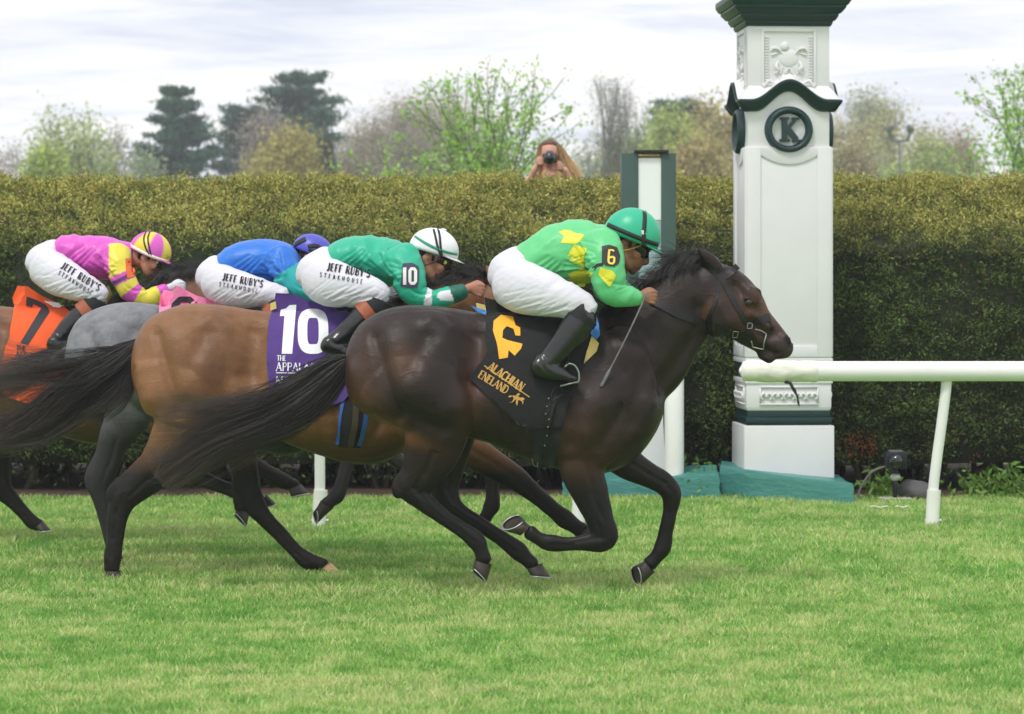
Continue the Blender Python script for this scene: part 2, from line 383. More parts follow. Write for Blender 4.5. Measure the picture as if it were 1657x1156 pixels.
# bowed moulding over the emblem on all four faces, with a white weathering above
mb, mw = MB(), MB()
for f in range(4):
    n = 40; rows = []
    for i in range(n + 1):
        x = -.39 + .78 * i / n; u = min(1, abs(x) / .29); lift = .155 * (0.5 + 0.5 * math.cos(math.pi * u)) * (1 if abs(x) < .29 else 0)
        z = Z(181) + lift
        rows.append([(x * .87, -.30, z), (x * .90, -.335, z + .01), (x, -.39, z + .075), (x, -.39, z + .09), (x * .8, -.305, z + .094)])
    V = np.array(rows).reshape(-1, 3)
    F = [(i * 5 + j, (i + 1) * 5 + j, (i + 1) * 5 + j + 1, i * 5 + j + 1) for i in range(n) for j in range(4)]
    mb.add(rotz(V, f), F)
    rows = []
    for i in range(n + 1):
        x = -.375 + .75 * i / n; u = min(1, abs(x) / .29); lift = .155 * (0.5 + 0.5 * math.cos(math.pi * u)) * (1 if abs(x) < .29 else 0)
        z = Z(181) + lift + .0945
        rows.append([(x, -.372, z), (x * .85, -.32, max(z + .028, Z(143) - .005)), (x * .80, -.305, max(z + .05, Z(143) + .02))])
    V = np.array(rows).reshape(-1, 3)
    mw.add(rotz(V, f), [(i * 3 + j, (i + 1) * 3 + j, (i + 1) * 3 + j + 1, i * 3 + j + 1) for i in range(n) for j in range(2)])
mb.build('bowed_moulding', mDkGreen, pil, smooth=False); mw.build('weathering', mWhite, pil, smooth=False)
mb = MB(); sq(mb, .61, Z(143), Z(42)); a = .305
for f in range(4):
    t = MB()
    for (x0, x1, y0, y1) in ((-.205, .205, 46, 51), (-.205, -.185, 51, 134), (.185, .205, 51, 134), (-.205, .205, 134, 138)): t.box(x0, x1, -a - .014, -a + .002, Z(y1), Z(y0))
    for i in range(16):                       # reeded border
        for sx in (-1, 1): t.box(sx * .165 - .014, sx * .165 + .014, -a - .012, -a + .002, Z(60 + i * 4.6) - .006, Z(60 + i * 4.6) + .006)
    t.ell((-.03, -a - .004, Z(75)), (.032, .02, .036))                 # boss
    for sx in (-1, 1):                        # scrolls and supporters of the carved crest
        t.tube(crom(np.array([(sx * .045, -a - .004, Z(88)), (sx * .075, -a - .012, Z(80)), (sx * .115, -a - .012, Z(78)), (sx * .135, -a - .006, Z(83))]), 4), [.008] * 5 + [.012] * 4 + [.009] * 3 + [.005], 6)
        t.tube([(sx * .09, -a - .006, Z(86)), (sx * .13, -a - .008, Z(89))], .007, 6)
        t.tube(crom(np.array([(sx * .085, -a - .006, Z(101)), (sx * .095, -a - .018, Z(108)), (sx * .08, -a - .016, Z(114)), (sx * .10, -a - .006, Z(119))]), 4), [.012] * 4 + [.015] * 4 + [.012] * 4 + [.01], 6)
        t.tube([(sx * .05, -a - .004, Z(108)), (sx * .065, -a - .008, Z(119))], .009, 6)
        t.tube(crom(np.array([(sx * .1, -a - .004, Z(136)), (sx * .15, -a - .012, Z(131)), (sx * .19, -a - .01, Z(140))]), 5), .012, 6)
    t.ell((0, -a + .002, Z(94)), (.075, .016, .07)); t.tube([(-.028, -a - .004, Z(119)), (0, -a - .012, Z(110)), (.028, -a - .004, Z(119))], .009, 6); t.box(-.075, .075, -a - .026, -a + .002, Z(130), Z(124)); t.box(-.06, .06, -a - .018, -a + .002, Z(136), Z(131))
    V, F = t.arr(); mb.add(rotz(V, f), F)
pbuild(mb, 'crest_block', mWhite, .002)
mb = MB()
for (w0, w1, y0, y1) in ((.63, .655, 42, 37), (.655, .655, 37, 33), (.69, .73, 33, 26), (.73, .73, 26, 22), (.76, .83, 22, 13), (.83, .83, 13, 9), (.855, .9, 9, 1), (.9, .9, 1, -8)): sq(mb, w0, Z(y0), Z(y1) + .0005, w1)
pbuild(mb, 'cornice', mDkGreen, .004)
pbuild(sq(MB(), .86, Z(-8), Z(-30), .5), 'cap', mWhite, .01)
def ring(mb, r0, r1, y0, y1, zc, n=40):
    V = []; 
    for i in range(n):
        c, s = math.cos(2 * math.pi * i / n), math.sin(2 * math.pi * i / n)
        for (r, y) in ((r0, y0), (r0 + .012, y1), ((r0 + r1) / 2, y1 - .012), (r1 - .014, y1), (r1, y0)): V.append((r * c, y, zc + r * s))
    F = [(i * 5 + j, i * 5 + j + 1, ((i + 1) % n) * 5 + j + 1, ((i + 1) % n) * 5 + j) for i in range(n) for j in range(4)]
    return mb.add(V, F)
zc = Z(210)
for f in (0, 1, 3):
    t = MB(); ring(t, .122, .184, -.30, -.352, zc); V, F = t.arr()
    MB().add(rotz(V, f), F).build('ring', mDkGreen, pil, smooth=True)
    t = MB()
    K = [((-.034, .085), (-.034, -.078), .021), ((-.018, -.004), (.046, .078), .013), ((-.012, .012), (.056, -.078), .021), ((-.068, .088), (.0, .088), .009), ((.02, .085), (.075, .085), .009), ((-.072, -.083), (.004, -.083), .010), ((.026, -.086), (.09, -.086), .010)]
    for (p, q, wd) in K:
        d = np.array(q) - np.array(p); d = d / np.linalg.norm(d); n_ = np.array((-d[1], d[0])) * wd
        Q = [np.array(p) - n_, np.array(q) - n_, np.array(q) + n_, np.array(p) + n_]
        jit = .001 * K.index((p, q, wd))
        V = [(v[0], -.304, zc + v[1]) for v in Q] + [(v[0], -.334 - jit, zc + v[1]) for v in Q]
        t.add(V, [(0, 1, 2, 3), (4, 7, 6, 5), (0, 4, 5, 1), (1, 5, 6, 2), (2, 6, 7, 3), (3, 7, 4, 0)])
    V, F = t.arr(); MB().add(rotz(V, f), F).build('emblem_letter', mDkGreen, pil)
# carved scroll on the lower block
mb = MB()
for f in range(4):
    t = MB()
    for i in range(-2, 3):
        x = i * .085
        t.ell((x, -.319, Z(641)), (.026, .018, .018)); 
        for sx in (-1, 1): t.tube(crom(np.array([(x, -.322, Z(641)), (x + sx * .022, -.334, Z(637)), (x + sx * .04, -.332, Z(642)), (x + sx * .03, -.326, Z(647))]), 4), .0095, 6)
    t.box(-.22, .22, -.329, -.316, Z(628), Z(625.5)); t.box(-.22, .22, -.329, -.316, Z(656), Z(653.5)); t.box(-.22, -.21, -.329, -.316, Z(653.5), Z(628)); t.box(.21, .22, -.329, -.316, Z(653.5), Z(628))
    V, F = t.arr(); mb.add(rotz(V, f), F)
mb.build('carving', mWhite, pil, smooth=True)
pil.rotation_euler = (0, 0, R(3.5))

# ------------------------------------------------------------------ teal padded covers round the pillar foot
mTeal = mat('teal_vinyl', lin(70, 134, 128), .45, var=.12, vscale=5, bump=.012, bscale=7, bstretch=(1, 1, 2.5))
def pad(label, corners, zt):
    """corners: 4 ground points (x,y) going round; zt: top heights"""
    n = 14; mbp = MB(); c = np.array(corners)
    ring_ = [];
    for e in range(4):
        for i in range(n):
            t = i / n; p = c[e] * (1 - t) + c[(e + 1) % 4] * t; z = zt[e] * (1 - t) + zt[(e + 1) % 4] * t
            ring_.append((p[0], p[1], z))
    ring_ = np.array(ring_); ctr = c.mean(0); V = []
    m = len(ring_)
    lv = [(0.0, 1.03), (.25, 1.02), (.5, 1.0), (.75, 1.01), (.95, 1.0), (1.0, .985)]
    for k, (f, s) in enumerate(lv):
        for i, p in enumerate(ring_):
            wv = .014 * mnoise.noise(Vector((p[0] * 6, p[1] * 6, f * 3))) + .01 * mnoise.noise(Vector((p[0] * 17, f * 2, 1)))
            q = ctr + (p[:2] - ctr) * (s + wv); V.append((q[0], q[1], -.015 + (p[2] + .015) * f - (0.012 * (1 - abs(2 * ((i % n) / n) - 1)) if k > 3 else 0)))
    V.append((ctr[0], ctr[1], float(np.mean(zt)) - .01))
    F = [(k * m + i, k * m + (i + 1) % m, (k + 1) * m + (i + 1) % m, (k + 1) * m + i) for k in range(len(lv) - 1) for i in range(m)]
    F += [((len(lv) - 1) * m + i, (len(lv) - 1) * m + (i + 1) % m, len(V) - 1) for i in range(m)]
    o = build('padded_cover', V, F, mTeal); o.data.set_sharp_from_angle(angle=R(50))
    return tag(o, label, 'padded cover', 'teal padded covers at the winning post')
pad('teal padded cover wrapped round the foot of the white pillar', [(1.61, 22.95), (2.545, 22.12), (2.56, 23.2), (1.66, 23.55)], [.25, .165, .16, .25])
pad('teal padded cover behind the bay horse, left of the pillar', [(.40, 23.15), (1.585, 22.72), (1.60, 23.2), (.42, 23.5)], [.12, .20, .24, .20])

# ------------------------------------------------------------------ mirror post and round post
YM = 23.25
mirror = empty('finish_line_post', (xpx(1050, YM), YM + .15, 0), 'slim dark green upright frame with a white panel, left of the white pillar', 'post')
mGrn = mat('frame_green', lin(58, 84, 78), .5, var=.1, vscale=5)
x0, x1, x2, x3 = xpx(1006, YM), xpx(1033, YM), xpx(1070, YM), xpx(1094, YM)
for (a, b) in ((x0, x1), (x2, x3)): MB().box(a, b, YM, YM + .30, -.02, zpx(248, YM)).build('side_panel', mGrn, mirror, bevel=.006)
MB().box(x1 + .001, x2 - .001, YM + .015, YM + .05, zpx(356, YM), zpx(256, YM)).build('white_panel', mat('panel_white', lin(240, 244, 244), .4), mirror)
MB().box(x1 + .001, x2 - .001, YM + .015, YM + .04, zpx(600, YM), zpx(357, YM)).build('glass_panel', mat('pale_glass', lin(150, 176, 180), .12, spec=.6, var=.15, vscale=5), mirror)
MB().box(x1 + .001, x2 - .001, YM + .010, YM + .055, zpx(256, YM), zpx(252, YM)).build('rusty_rail', mat('rust', lin(140, 100, 84), .8), mirror)
MB().box(xpx(1026, YM), xpx(1082, YM), YM - .03, YM + .32, zpx(248, YM) + .001, zpx(243, YM)).build('cap', mat('black_cap', lin(28, 28, 28), .4), mirror, bevel=.004)
mb = MB(); za, zb = -.02, zpx(620, YM)
V = [(x1 - .05, YM - .10, za), (x2 + .04, YM - .10, za), (x2 + .04, YM - .002, za), (x1 - .05, YM - .002, za), (x1 + .03, YM - .05, zb), (x2 + .0, YM - .05, zb), (x2 + .0, YM - .002, zb), (x1 + .03, YM - .002, zb)]
mb.add(V, [(3, 2, 1, 0), (4, 5, 6, 7), (0, 1, 5, 4), (1, 2, 6, 5), (2, 3, 7, 6), (3, 0, 4, 7)]).build('flared_foot', mWhite, mirror, bevel=.006)
adopt(mirror)
mPvc = mat('white_pvc', lin(236, 236, 234), .36, var=.05, vscale=4, bump=.0008, bscale=20)
YP = 22.95
b = px(1091, 755, YP); t_ = zpx(608, YP)
V, F = tube3([(b[0], YP, -.05), (b[0], YP, .3), (b[0], YP, t_ - .01), (b[0], YP, t_)], [.075, .075, .075, .071], 24, capr=0)
o = build('round_post', V, F, mPvc); o.data.set_sharp_from_angle(angle=R(40))
tag(o, 'short thick round white post standing on the teal pad left of the pillar', 'post')

# ------------------------------------------------------------------ running rails
YR = 20.2
def rail(label, xa, xb, posts, end_wrap):
    zr = zpx(601, YR); rr = 16.2 * YR / FPX
    rt = empty('running_rail', (xa, YR, 0), label, 'rail', 'white running rails along the course')
    V, F = tube3([(xa, YR, zr), (xa + .3, YR, zr), ((xa + xb) / 2, YR, zr), (xb, YR, zr)], rr, 28, capr=.25); o = build('rail_tube', V, F, mPvc, rt)
    for (xp, top_dx) in posts:
        P = crom(np.array([(xp + top_dx, YR + .03, zr - rr * .6), (xp + top_dx * .93, YR + .03, zr - .14), (xp + top_dx * .62, YR + .03, .70), (xp + top_dx * .25, YR + .03, .45), (xp + .0, YR + .03, .24), (xp - .012, YR + .03, -.05)]), 5)
        p = build('rail_post', *tube3(P, .036, 16, capr=0), mPvc, rt)
        s = build('post_sleeve', *tube3([(xp + .006, YR + .03, .255), (xp - .012, YR + .03, -.06)], .047, 18, capr=0), mPvc, rt); s.parent = p
        s.data.set_sharp_from_angle(angle=R(40))
        MB().tube([(xp - .055, YR + .03, .045), (xp + .055, YR + .03, .045)], .011, 8).build('bolt', mat('zinc', (.6, .6, .58), .4, metal=.8), s)
    if end_wrap is not None:
        sx = end_wrap; n = 30; V = []; m = 26
        for i in range(n + 1):
            x = xa + sx * (-.03 + .56 * i / n) if sx > 0 else xb + sx * (-.03 + .56 * i / n)
            f = min(1, math.sin(min(1, (i + .3) / 3) * math.pi / 2)); f *= 1 if i < n - 1 else .9
            for j in range(m):
                a = 2 * math.pi * j / m
                r = (rr + .005 + .008 * mnoise.noise(Vector((x * 7, math.cos(a) * 1.6, math.sin(a) * 1.6))) + .006 * mnoise.noise(Vector((x * 22 + 6 * math.sin(a), math.cos(a) * 3, 5)))) * f
                V.append((x, YR + r * math.cos(a), zr + r * math.sin(a)))
        F = [(i * m + j, i * m + (j + 1) % m, (i + 1) * m + (j + 1) % m, (i + 1) * m + j) for i in range(n) for j in range(m)] + [tuple(range(m)), tuple(n * m + j for j in range(m))]
        wp = build('padded_end', V, F, mat('padding_vinyl', lin(232, 230, 220), .45, var=.09, vscale=11, bump=.004, bscale=16), rt)
        if sx > 0:
            mb = MB()
            x = xpx(1280, YR)
            mb.tube([(x - .04, YR - .02, zr - rr - .004), (x - .012, YR - .075, zr - rr - .01), (x + .01, YR - .09, zr - rr - .055), (x + .035, YR - .09, zr - rr - .10), (x + .04, YR - .08, zr - rr - .16)], [.012, .012, .010, .006, .003], 6)
            mb.tube([(x - .012, YR - .085, zr - rr - .018), (x + .02, YR - .085, zr - rr - .06), (x + .045, YR - .09, zr - rr - .14), (x + .048, YR - .09, zr - rr - .17)], [.008, .008, .004, .002], 6)
            mb.build('tie_cord', mat('black_cord', (.01, .01, .012), .7), rt, smooth=True)
    adopt(rt)
    for c in rt.children:
        for k in c.children:
            for kk in k.children: pass
rail('white running rail starting at the winning post and leaving at the right edge', xpx(1203, YR), 5.6, [(xpx(1511, YR), .092), (xpx(1511, YR) + 1.85, .092)], 1)
rail('white running rail passing behind the galloping horses', -6.5, xpx(985, YR), [(xpx(517, YR), .0), (xpx(937, YR), .0), (xpx(517, YR) - 3.7, .0)], -1)

# ------------------------------------------------------------------ remote camera on a stand by the hedge, sandbag, tape
YC = 22.55
cm = empty('remote_camera', (*px(1449, 808, YC)[:2], 0), 'small black remote camera box on a short stand beside the hedge', 'camera')
mBlk = mat('black_plastic', lin(24, 25, 30), .4, var=.2, vscale=20)
c0 = px(1449, 745, YC)
MB().box(c0[0] - .075, c0[0] + .08, YC - .06, YC + .10, c0[2] - .062, c0[2] + .062).build('housing', mBlk, cm, bevel=.012)
MB().tube([(c0[0] - .005, YC - .055, c0[2]), (c0[0] - .005, YC - .12, c0[2])], [.05, .054], 20).build('lens', mat('lens_glass', (.006, .012, .014), .08, spec=.8), cm, smooth=True)
MB().box(c0[0] - .05, c0[0] + .055, YC - .04, YC + .07, c0[2] + .063, c0[2] + .075).build('top_plate', mat('grey_metal', lin(120, 122, 126), .4, metal=.5), cm, bevel=.003)
mb = MB(); mb.tube([(c0[0], YC + .02, c0[2] - .065), (c0[0], YC + .02, c0[2] - .13)], [.022, .022], 12); mb.tube([(c0[0], YC + .02, .02), (c0[0], YC + .02, c0[2] - .13)], .017, 10); mb.build('stand', mBlk, cm, smooth=True)
MB().tube([(c0[0], YC + .02, c0[2] - .122), (c0[0], YC + .02, c0[2] - .135)], [.04, .042], 16).build('collar', mat('pale_metal', lin(200, 200, 196), .35, metal=.3), cm, smooth=True)
MB().box(c0[0] - .12, c0[0] + .12, YC - .08, YC + .10, .0, .03).build('base_plate', mat('concrete', lin(176, 176, 166), .9, var=.2, vscale=18), cm, bevel=.008)
mb = MB(); mb.tube(crom(np.array([(c0[0] - .07, YC + .05, c0[2] - .05), (c0[0] - .18, YC + .05, c0[2] - .10), (c0[0] - .27, YC + .05, c0[2] - .24), (c0[0] - .26, YC + .03, .02)]), 8), .009, 8); mb.build('cable', mat('cable_grey', lin(96, 96, 92), .5), cm, smooth=True)
adopt(cm)
s0 = px(1492, 795, YC)
V, F = ellipsoid((0, 0, 0), (.17, .12, .10), None, 28, 16)
V = np.array([v * (1 + .16 * mnoise.noise(Vector(v * 9)) + .08 * mnoise.noise(Vector(v * 25))) for v in V]); V[:, 2] = np.maximum(V[:, 2], -.055); V[:, 0] += V[:, 2] * -.5
o = build('sandbag', V + np.array((s0[0], YC + .1, .058)), F, mat('grey_canvas', lin(84, 82, 84), .8, var=.3, vscale=14, bump=.006, bscale=40)); tag(o, 'crumpled grey bag lying beside the camera stand', 'bag')
for (a, b_, l) in (((1408, 826), (1438, 828), 'longer strip of white tape lying in the grass'), ((1450, 831), (1470, 833), 'shorter strip of white tape lying in the grass')):
    Yt = 21.4; A, B = px(*a, Yt), px(*b_, Yt); n = 10
    Pp = [(A[0] + (B[0] - A[0]) * i / n, Yt + .012 * math.sin(i * .7), .05 + .004 * math.sin(i * .9)) for i in range(n + 1)]
    V, F = tube3(Pp, .003, 8, flat=.018); tag(build('tape_strip', V, F, mWhite), l, 'tape', 'strips of white tape')
# ------------------------------------------------------------------ trees beyond the hedge
mBark = mat('bark', attr=True, rough=.9, var=.25, vscale=3)
mLeaf = mat('tree_leaf', attr=True, rough=.6, transl=.3, spec=.3)
def segs2mesh(S, k=4):
    """S: list of (p, q, r0, r1) -> thin tapered prisms"""
    A = np.array([s[0] for s in S]); B = np.array([s[1] for s in S]); r0 = np.array([s[2] for s in S]); r1 = np.array([s[3] for s in S])
    T = B - A; T /= np.linalg.norm(T, axis=1)[:, None] + 1e-9; U = perp(T); Wv = np.cross(T, U); n = len(S)
    V = np.zeros((n, 2 * k, 3))
    for j in range(k):
        a = 2 * math.pi * j / k; d = U * math.cos(a) + Wv * math.sin(a)
        V[:, j] = A + d * r0[:, None]; V[:, k + j] = B + d * r1[:, None]
    F = np.array([(j, (j + 1) % k, k + (j + 1) % k, k + j) for j in range(k)])
    return V.reshape(-1, 3), (np.arange(n)[:, None, None] * 2 * k + F[None]).reshape(-1, 4)
def grow(S, tips, p, d, ln, r, depth, spread=.6, up=.15, nb=(2, 4), shrink=.72, wob=.12, along=0):
    n = 3; q = np.array(p, float); d = np.array(d, float)
    for i in range(n):
        d = d + rng.normal(0, wob, 3); d[2] += up * .3; d /= np.linalg.norm(d)
        q2 = q + d * ln / n; ra, rb = r * (1 - .3 * i / n), r * (1 - .3 * (i + 1) / n)
        S.append((q, q2, ra, rb)); q = q2
        if depth <= along: tips.append((q, d, depth))
        if depth > 0 and i < n - 1 and rng.random() < .75:
            dd = d + rng.normal(0, spread, 3); dd[2] += up; dd /= np.linalg.norm(dd)
            grow(S, tips, q, dd, ln * shrink * .8, rb * .55, depth - 1, spread, up, nb, shrink, wob, along)
    tips.append((q, d, depth))
    if depth > 0:
        for k in range(rng.integers(nb[0], nb[1])):
            dd = d + rng.normal(0, spread, 3) * np.array((1, 1, .8)); dd[2] += up; dd /= np.linalg.norm(dd)
            grow(S, tips, q, dd, ln * shrink, r * .62, depth - 1, spread, up, nb, shrink, wob, along)
def fit(Vs, x0, x1, ytop, Y, zb=0.0):
    """scale a tree grown from the origin to the width and height it has at distance Y"""
    zt = zpx(ytop, Y); lo = np.percentile(Vs[:, 0], 1); hi = np.percentile(Vs[:, 0], 99); top = np.percentile(Vs[:, 2], 99.8)
    sx = (xpx(x1, Y) - xpx(x0, Y)) / (hi - lo); sz = (zt - zb) / top
    return np.array((sx, sx, sz)), np.array((xpx(x0, Y) - lo * sx, Y, zb))
def tree(name, label, cat, x0, x1, ytop, Y, leaf, bark, depth=4, nleaf=4, lsize=.25, spread=.6, up=.15, trunkr=.16, wob=.12, bare=False, seed=1, group=None, shrink=.72, stems=1, lean=0.0, cl=.35, lvar=.3, first=1.0, along=0, hang=1.0):
    global rng
    rng = np.random.default_rng(seed)
    S, tips = [], []
    for s in range(stems):
        d = np.array((rng.normal(0, .25) * (stems > 1) + lean, rng.normal(0, .25) * (stems > 1), 1.0))
        grow(S, tips, (rng.normal(0, .1) * (stems > 1), 0, 0), d / np.linalg.norm(d), first, trunkr * .35, depth, spread, up, shrink=shrink, wob=wob, along=along)
    Vt, Ft = segs2mesh(S)
    allp = np.vstack([Vt] + [np.array([t[0] for t in tips])])
    sc, of = fit(allp, x0, x1, ytop, Y)
    r = empty(name, (of[0], Y, 0), label, cat, group)
    build('trunk', Vt * sc + of, Ft, mBark, r, col=np.tile(np.array(bark), (len(Vt), 1)))
    if not bare:
        tp = np.array([t[0] for t in tips if t[2] <= 1]) * sc + of
        C = np.repeat(tp, nleaf, 0) + rng.normal(0, cl, (len(tp) * nleaf, 3)); n = len(C)
        U = runit(n); ls = lsize * rng.uniform(.6, 1.3, n)[:, None]
        V, F = quads(C, U * ls, perp(U) * ls * .55, .3)
        cc = np.array(leaf) * (1 + lvar * np.repeat(rng.normal(0, 1, len(tp)), nleaf)[:, None].clip(-1.5, 1.5)) * rng.uniform(.75, 1.25, (n, 1))
        build('crown', V, F, mLeaf, r, smooth=False, col=np.repeat(cc, 4, 0))
    adopt(r); return r
def conifer(label, x0, x1, ytop, Y, leaf, seed, tiers=16, sil=None, tuft=.30, dens=1.0, bend=.25):
    """whorls of limbs carrying needle tufts; sil = relative half-width at heights 0..1"""
    global rng
    rng = np.random.default_rng(seed); zt = zpx(ytop, Y); xc = xpx((x0 + x1) / 2, Y); hw = 1.12 * (xpx(x1, Y) - xpx(x0, Y)) / 2; zt += .35; tiers = int(tiers * 1.5)
    r = empty('pine_tree', (xc, Y, 0), label, 'tree', 'evergreens beyond the hedge'); S = [((0, 0, 0), (0, 0, zt * .5), .22, .15), ((0, 0, zt * .5), (0, 0, zt * .98), .15, .03)]; C = []; sil = np.array(sil); CV = []
    for i in range(tiers):
        f = .12 + .86 * (i + rng.uniform(-.5, .5)) / tiers; z = zt * f; w_ = hw * np.interp(f, sil[:, 0], sil[:, 1])
        for k in range(rng.integers(6, 10)):
            a = rng.uniform(0, 6.283); l = w_ * rng.uniform(.65, 1.1); n = 5; p = np.array((0, 0, z)); lv = rng.normal(0, .35)
            for j in range(n):
                t = (j + 1) / n; q = np.array((math.cos(a) * l * t, math.sin(a) * l * t, z + l * (bend * t * t + .06 * t) + rng.normal(0, .05))); S.append((p, q, .06 * (1 - t) + .02, .06 * (1 - t) + .01)); p = q
                m = int(30 * dens * (.4 + t)); C.append(q + rng.normal(0, 1, (m, 3)) * np.array((.14 * l + .1, (.14 * l + .1), .07 + .016 * l))); CV.append(np.full(m, lv + (.25 if j > 2 else -.1)))
    C = np.vstack(C); CV = np.concatenate(CV); n = len(C); U = runit(n, .3); ls = tuft * rng.uniform(.5, 1.2, n)[:, None]
    V, F = quads(C, U * ls, perp(U) * ls * .3, .5); of = np.array((xc, Y, 0))
    Vt, Ft = segs2mesh(S, 5); build('trunk', Vt + of, Ft, mBark, r, col=np.tile(np.array(lin(70, 62, 56)), (len(Vt), 1)))
    cc = np.array(leaf) * (1 + .3 * CV[:, None]) * rng.uniform(.7, 1.3, (n, 1)); build('crown', V + of, F, mLeaf, r, smooth=False, col=np.repeat(cc, 4, 0)); adopt(r)
PINE = lin(54, 100, 76)
conifer('dark pine standing alone, pointed and layered', 226, 346, 142, 190, PINE, 3, 13, [(0, .9), (.3, .98), (.45, 1.0), (.6, .92), (.78, .6), (.92, .34), (1, .2)], .34)
conifer('tallest pine, broad topped, in the clump right of the pointed one', 425, 546, 124, 200, lin(64, 104, 82), 5, 13, [(0, .8), (.4, .9), (.62, 1.0), (.8, .85), (.93, .62), (1, .4)], .36, 1.1)
conifer('shorter grey green pine leaning against the tallest one', 340, 470, 165, 198, lin(76, 104, 88), 8, 12, [(0, .95), (.4, 1.0), (.6, .8), (.8, .62), (.95, .4), (1, .2)], .36)
conifer('small dark evergreen just right of the yellow shrub', 508, 545, 222, 170, lin(72, 84, 60), 12, 12, [(0, .9), (.5, 1), (.8, .6), (1, .2)], .3, .8, .5)
conifer('small dark pine rising behind the yellow green trees left of the pillar', 1062, 1146, 158, 215, lin(64, 102, 88), 15, 12, [(0, .6), (.6, .8), (.8, 1), (.92, .8), (1, .5)], .38)
GRY = lin(150, 140, 138)
bk = 'bare and budding trees beyond the hedge'
T = tree
T('budding_tree', 'round pale green budding tree at the far left', 'tree', 66, 165, 190, 165, lin(176, 186, 128), GRY, 4, 11, .13, .62, seed=21, cl=.55, group=bk)
T('shrub', 'low yellow green shrub under the round budding tree', 'shrub', 58, 112, 253, 150, lin(170, 186, 90), GRY, 3, 16, .13, .7, seed=22, cl=.4, stems=3)
T('bare_tree', 'small grey bare tree between the budding tree and the pointed pine', 'tree', 150, 215, 214, 180, lin(176, 166, 164), lin(160, 150, 152), 5, 2, .12, .6, seed=23, cl=.4, group=bk)
T('bare_tree', 'faint grey bare tree cut by the left edge of the picture', 'tree', -40, 40, 236, 190, lin(176, 166, 164), lin(160, 150, 152), 5, 2, .12, .6, seed=24, cl=.4, group=bk)
T('budding_tree', 'pale green wispy tree just left of the pointed pine', 'tree', 196, 250, 246, 185, lin(170, 184, 146), GRY, 4, 6, .13, .6, seed=25, cl=.4, group=bk)
T('shrub', 'rounded yellow ochre shrub in front of the pine clump', 'shrub', 430, 518, 228, 150, lin(176, 164, 98), lin(140, 120, 80), 4, 12, .12, .75, seed=26, cl=.45, stems=4)
T('bare_tree', 'grey bare tree with fine twigs in front of the pine clump', 'tree', 388, 470, 186, 175, lin(160, 148, 142), lin(138, 128, 126), 5, 2, .10, .55, seed=27, cl=.4, group=bk)
for i, (a, b_, t_, y_, lb) in enumerate(((540, 620, 196, 205, 'grey brown bare tree right of the pine clump'), (580, 680, 172, 215, 'tall grey brown bare tree behind the left of the leafy green tree'), (640, 740, 168, 225, 'grey brown bare tree behind the middle of the leafy green tree'), (715, 815, 158, 220, 'grey brown bare tree behind the right of the leafy green tree'), (520, 600, 224, 190, 'low brown bare tree at the foot of the pine clump'))):
    T('bare_tree', lb, 'tree', a, b_, t_, y_, lin(166, 154, 136), lin(142, 132, 120), 5, 6, .09, .6, seed=31 + i, cl=.7, group=bk)
T('bare_tree', 'thin dark bare tree with upright twigs, between the photographer and the green post', 'tree', 905, 1035, 128, 140, lin(150, 146, 134), lin(120, 118, 112), 5, 1, .05, .42, up=.22, seed=41, trunkr=.11, cl=.3, group=bk)
T('budding_tree', 'pale green budding tree behind the dark bare tree', 'tree', 870, 1010, 232, 180, lin(166, 180, 140), GRY, 4, 4, .12, .6, seed=42, cl=.5, group=bk)
T('budding_tree', 'fresh green tree just left of the slim green post', 'tree', 990, 1085, 214, 170, lin(160, 182, 116), GRY, 4, 9, .14, .6, seed=43, cl=.5, group=bk)
T('budding_tree', 'lime green tree between the slim green post and the pillar', 'tree', 1052, 1128, 192, 160, lin(172, 184, 104), GRY, 4, 12, .15, .6, seed=44, cl=.5, group=bk)
T('budding_tree', 'ochre budding tree against the left side of the pillar', 'tree', 1100, 1200, 172, 165, lin(186, 172, 112), lin(150, 136, 110), 4, 10, .14, .6, seed=45, cl=.5, group=bk)
T('shrub', 'low ochre bushes behind the hedge between post and pillar', 'shrub', 1085, 1165, 236, 140, lin(180, 164, 108), lin(150, 136, 110), 4, 8, .12, .7, seed=46, cl=.4, stems=3)
for i, (a, b_, t_, y_, lf, lb) in enumerate(((1335, 1400, 200, 165, lin(186, 178, 138), 'pale ochre budding tree touching the right side of the pillar'), (1370, 1445, 158, 185, lin(178, 182, 158), 'tallest pale budding tree right of the pillar'), (1425, 1520, 176, 175, lin(186, 184, 138), 'yellowish budding tree behind the twin lamp pole'), (1500, 1570, 214, 180, lin(176, 160, 140), 'brown grey budding tree beside the leafy tree at right'), (1330, 1420, 240, 150, lin(176, 166, 130), 'low twiggy bush right of the pillar above the hedge'), (1440, 1550, 244, 145, lin(164, 178, 112), 'low yellow green bush behind the hedge at right'))):
    T('budding_tree', lb, 'tree', a, b_, t_, y_, lf, lin(140, 132, 120), 5, 4, .11, .6, seed=51 + i, cl=.5, group=bk)
T('young_tree', 'young leafy green tree with upright sprays, left of the photographer', 'tree', 625, 905, 122, 62, lin(150, 186, 92), lin(104, 106, 78), 3, 6, .056, .54, up=.16, seed=61, cl=.09, stems=5, shrink=.80, along=2, trunkr=.065, group='young leafy trees behind the hedge')
T('young_tree', 'young leafy green tree cut by the right edge of the picture', 'tree', 1545, 1790, 112, 60, lin(150, 186, 92), lin(104, 106, 78), 3, 6, .056, .54, up=.16, seed=64, cl=.09, stems=5, shrink=.80, along=2, trunkr=.065, group='young leafy trees behind the hedge')
rng = np.random.default_rng(99)
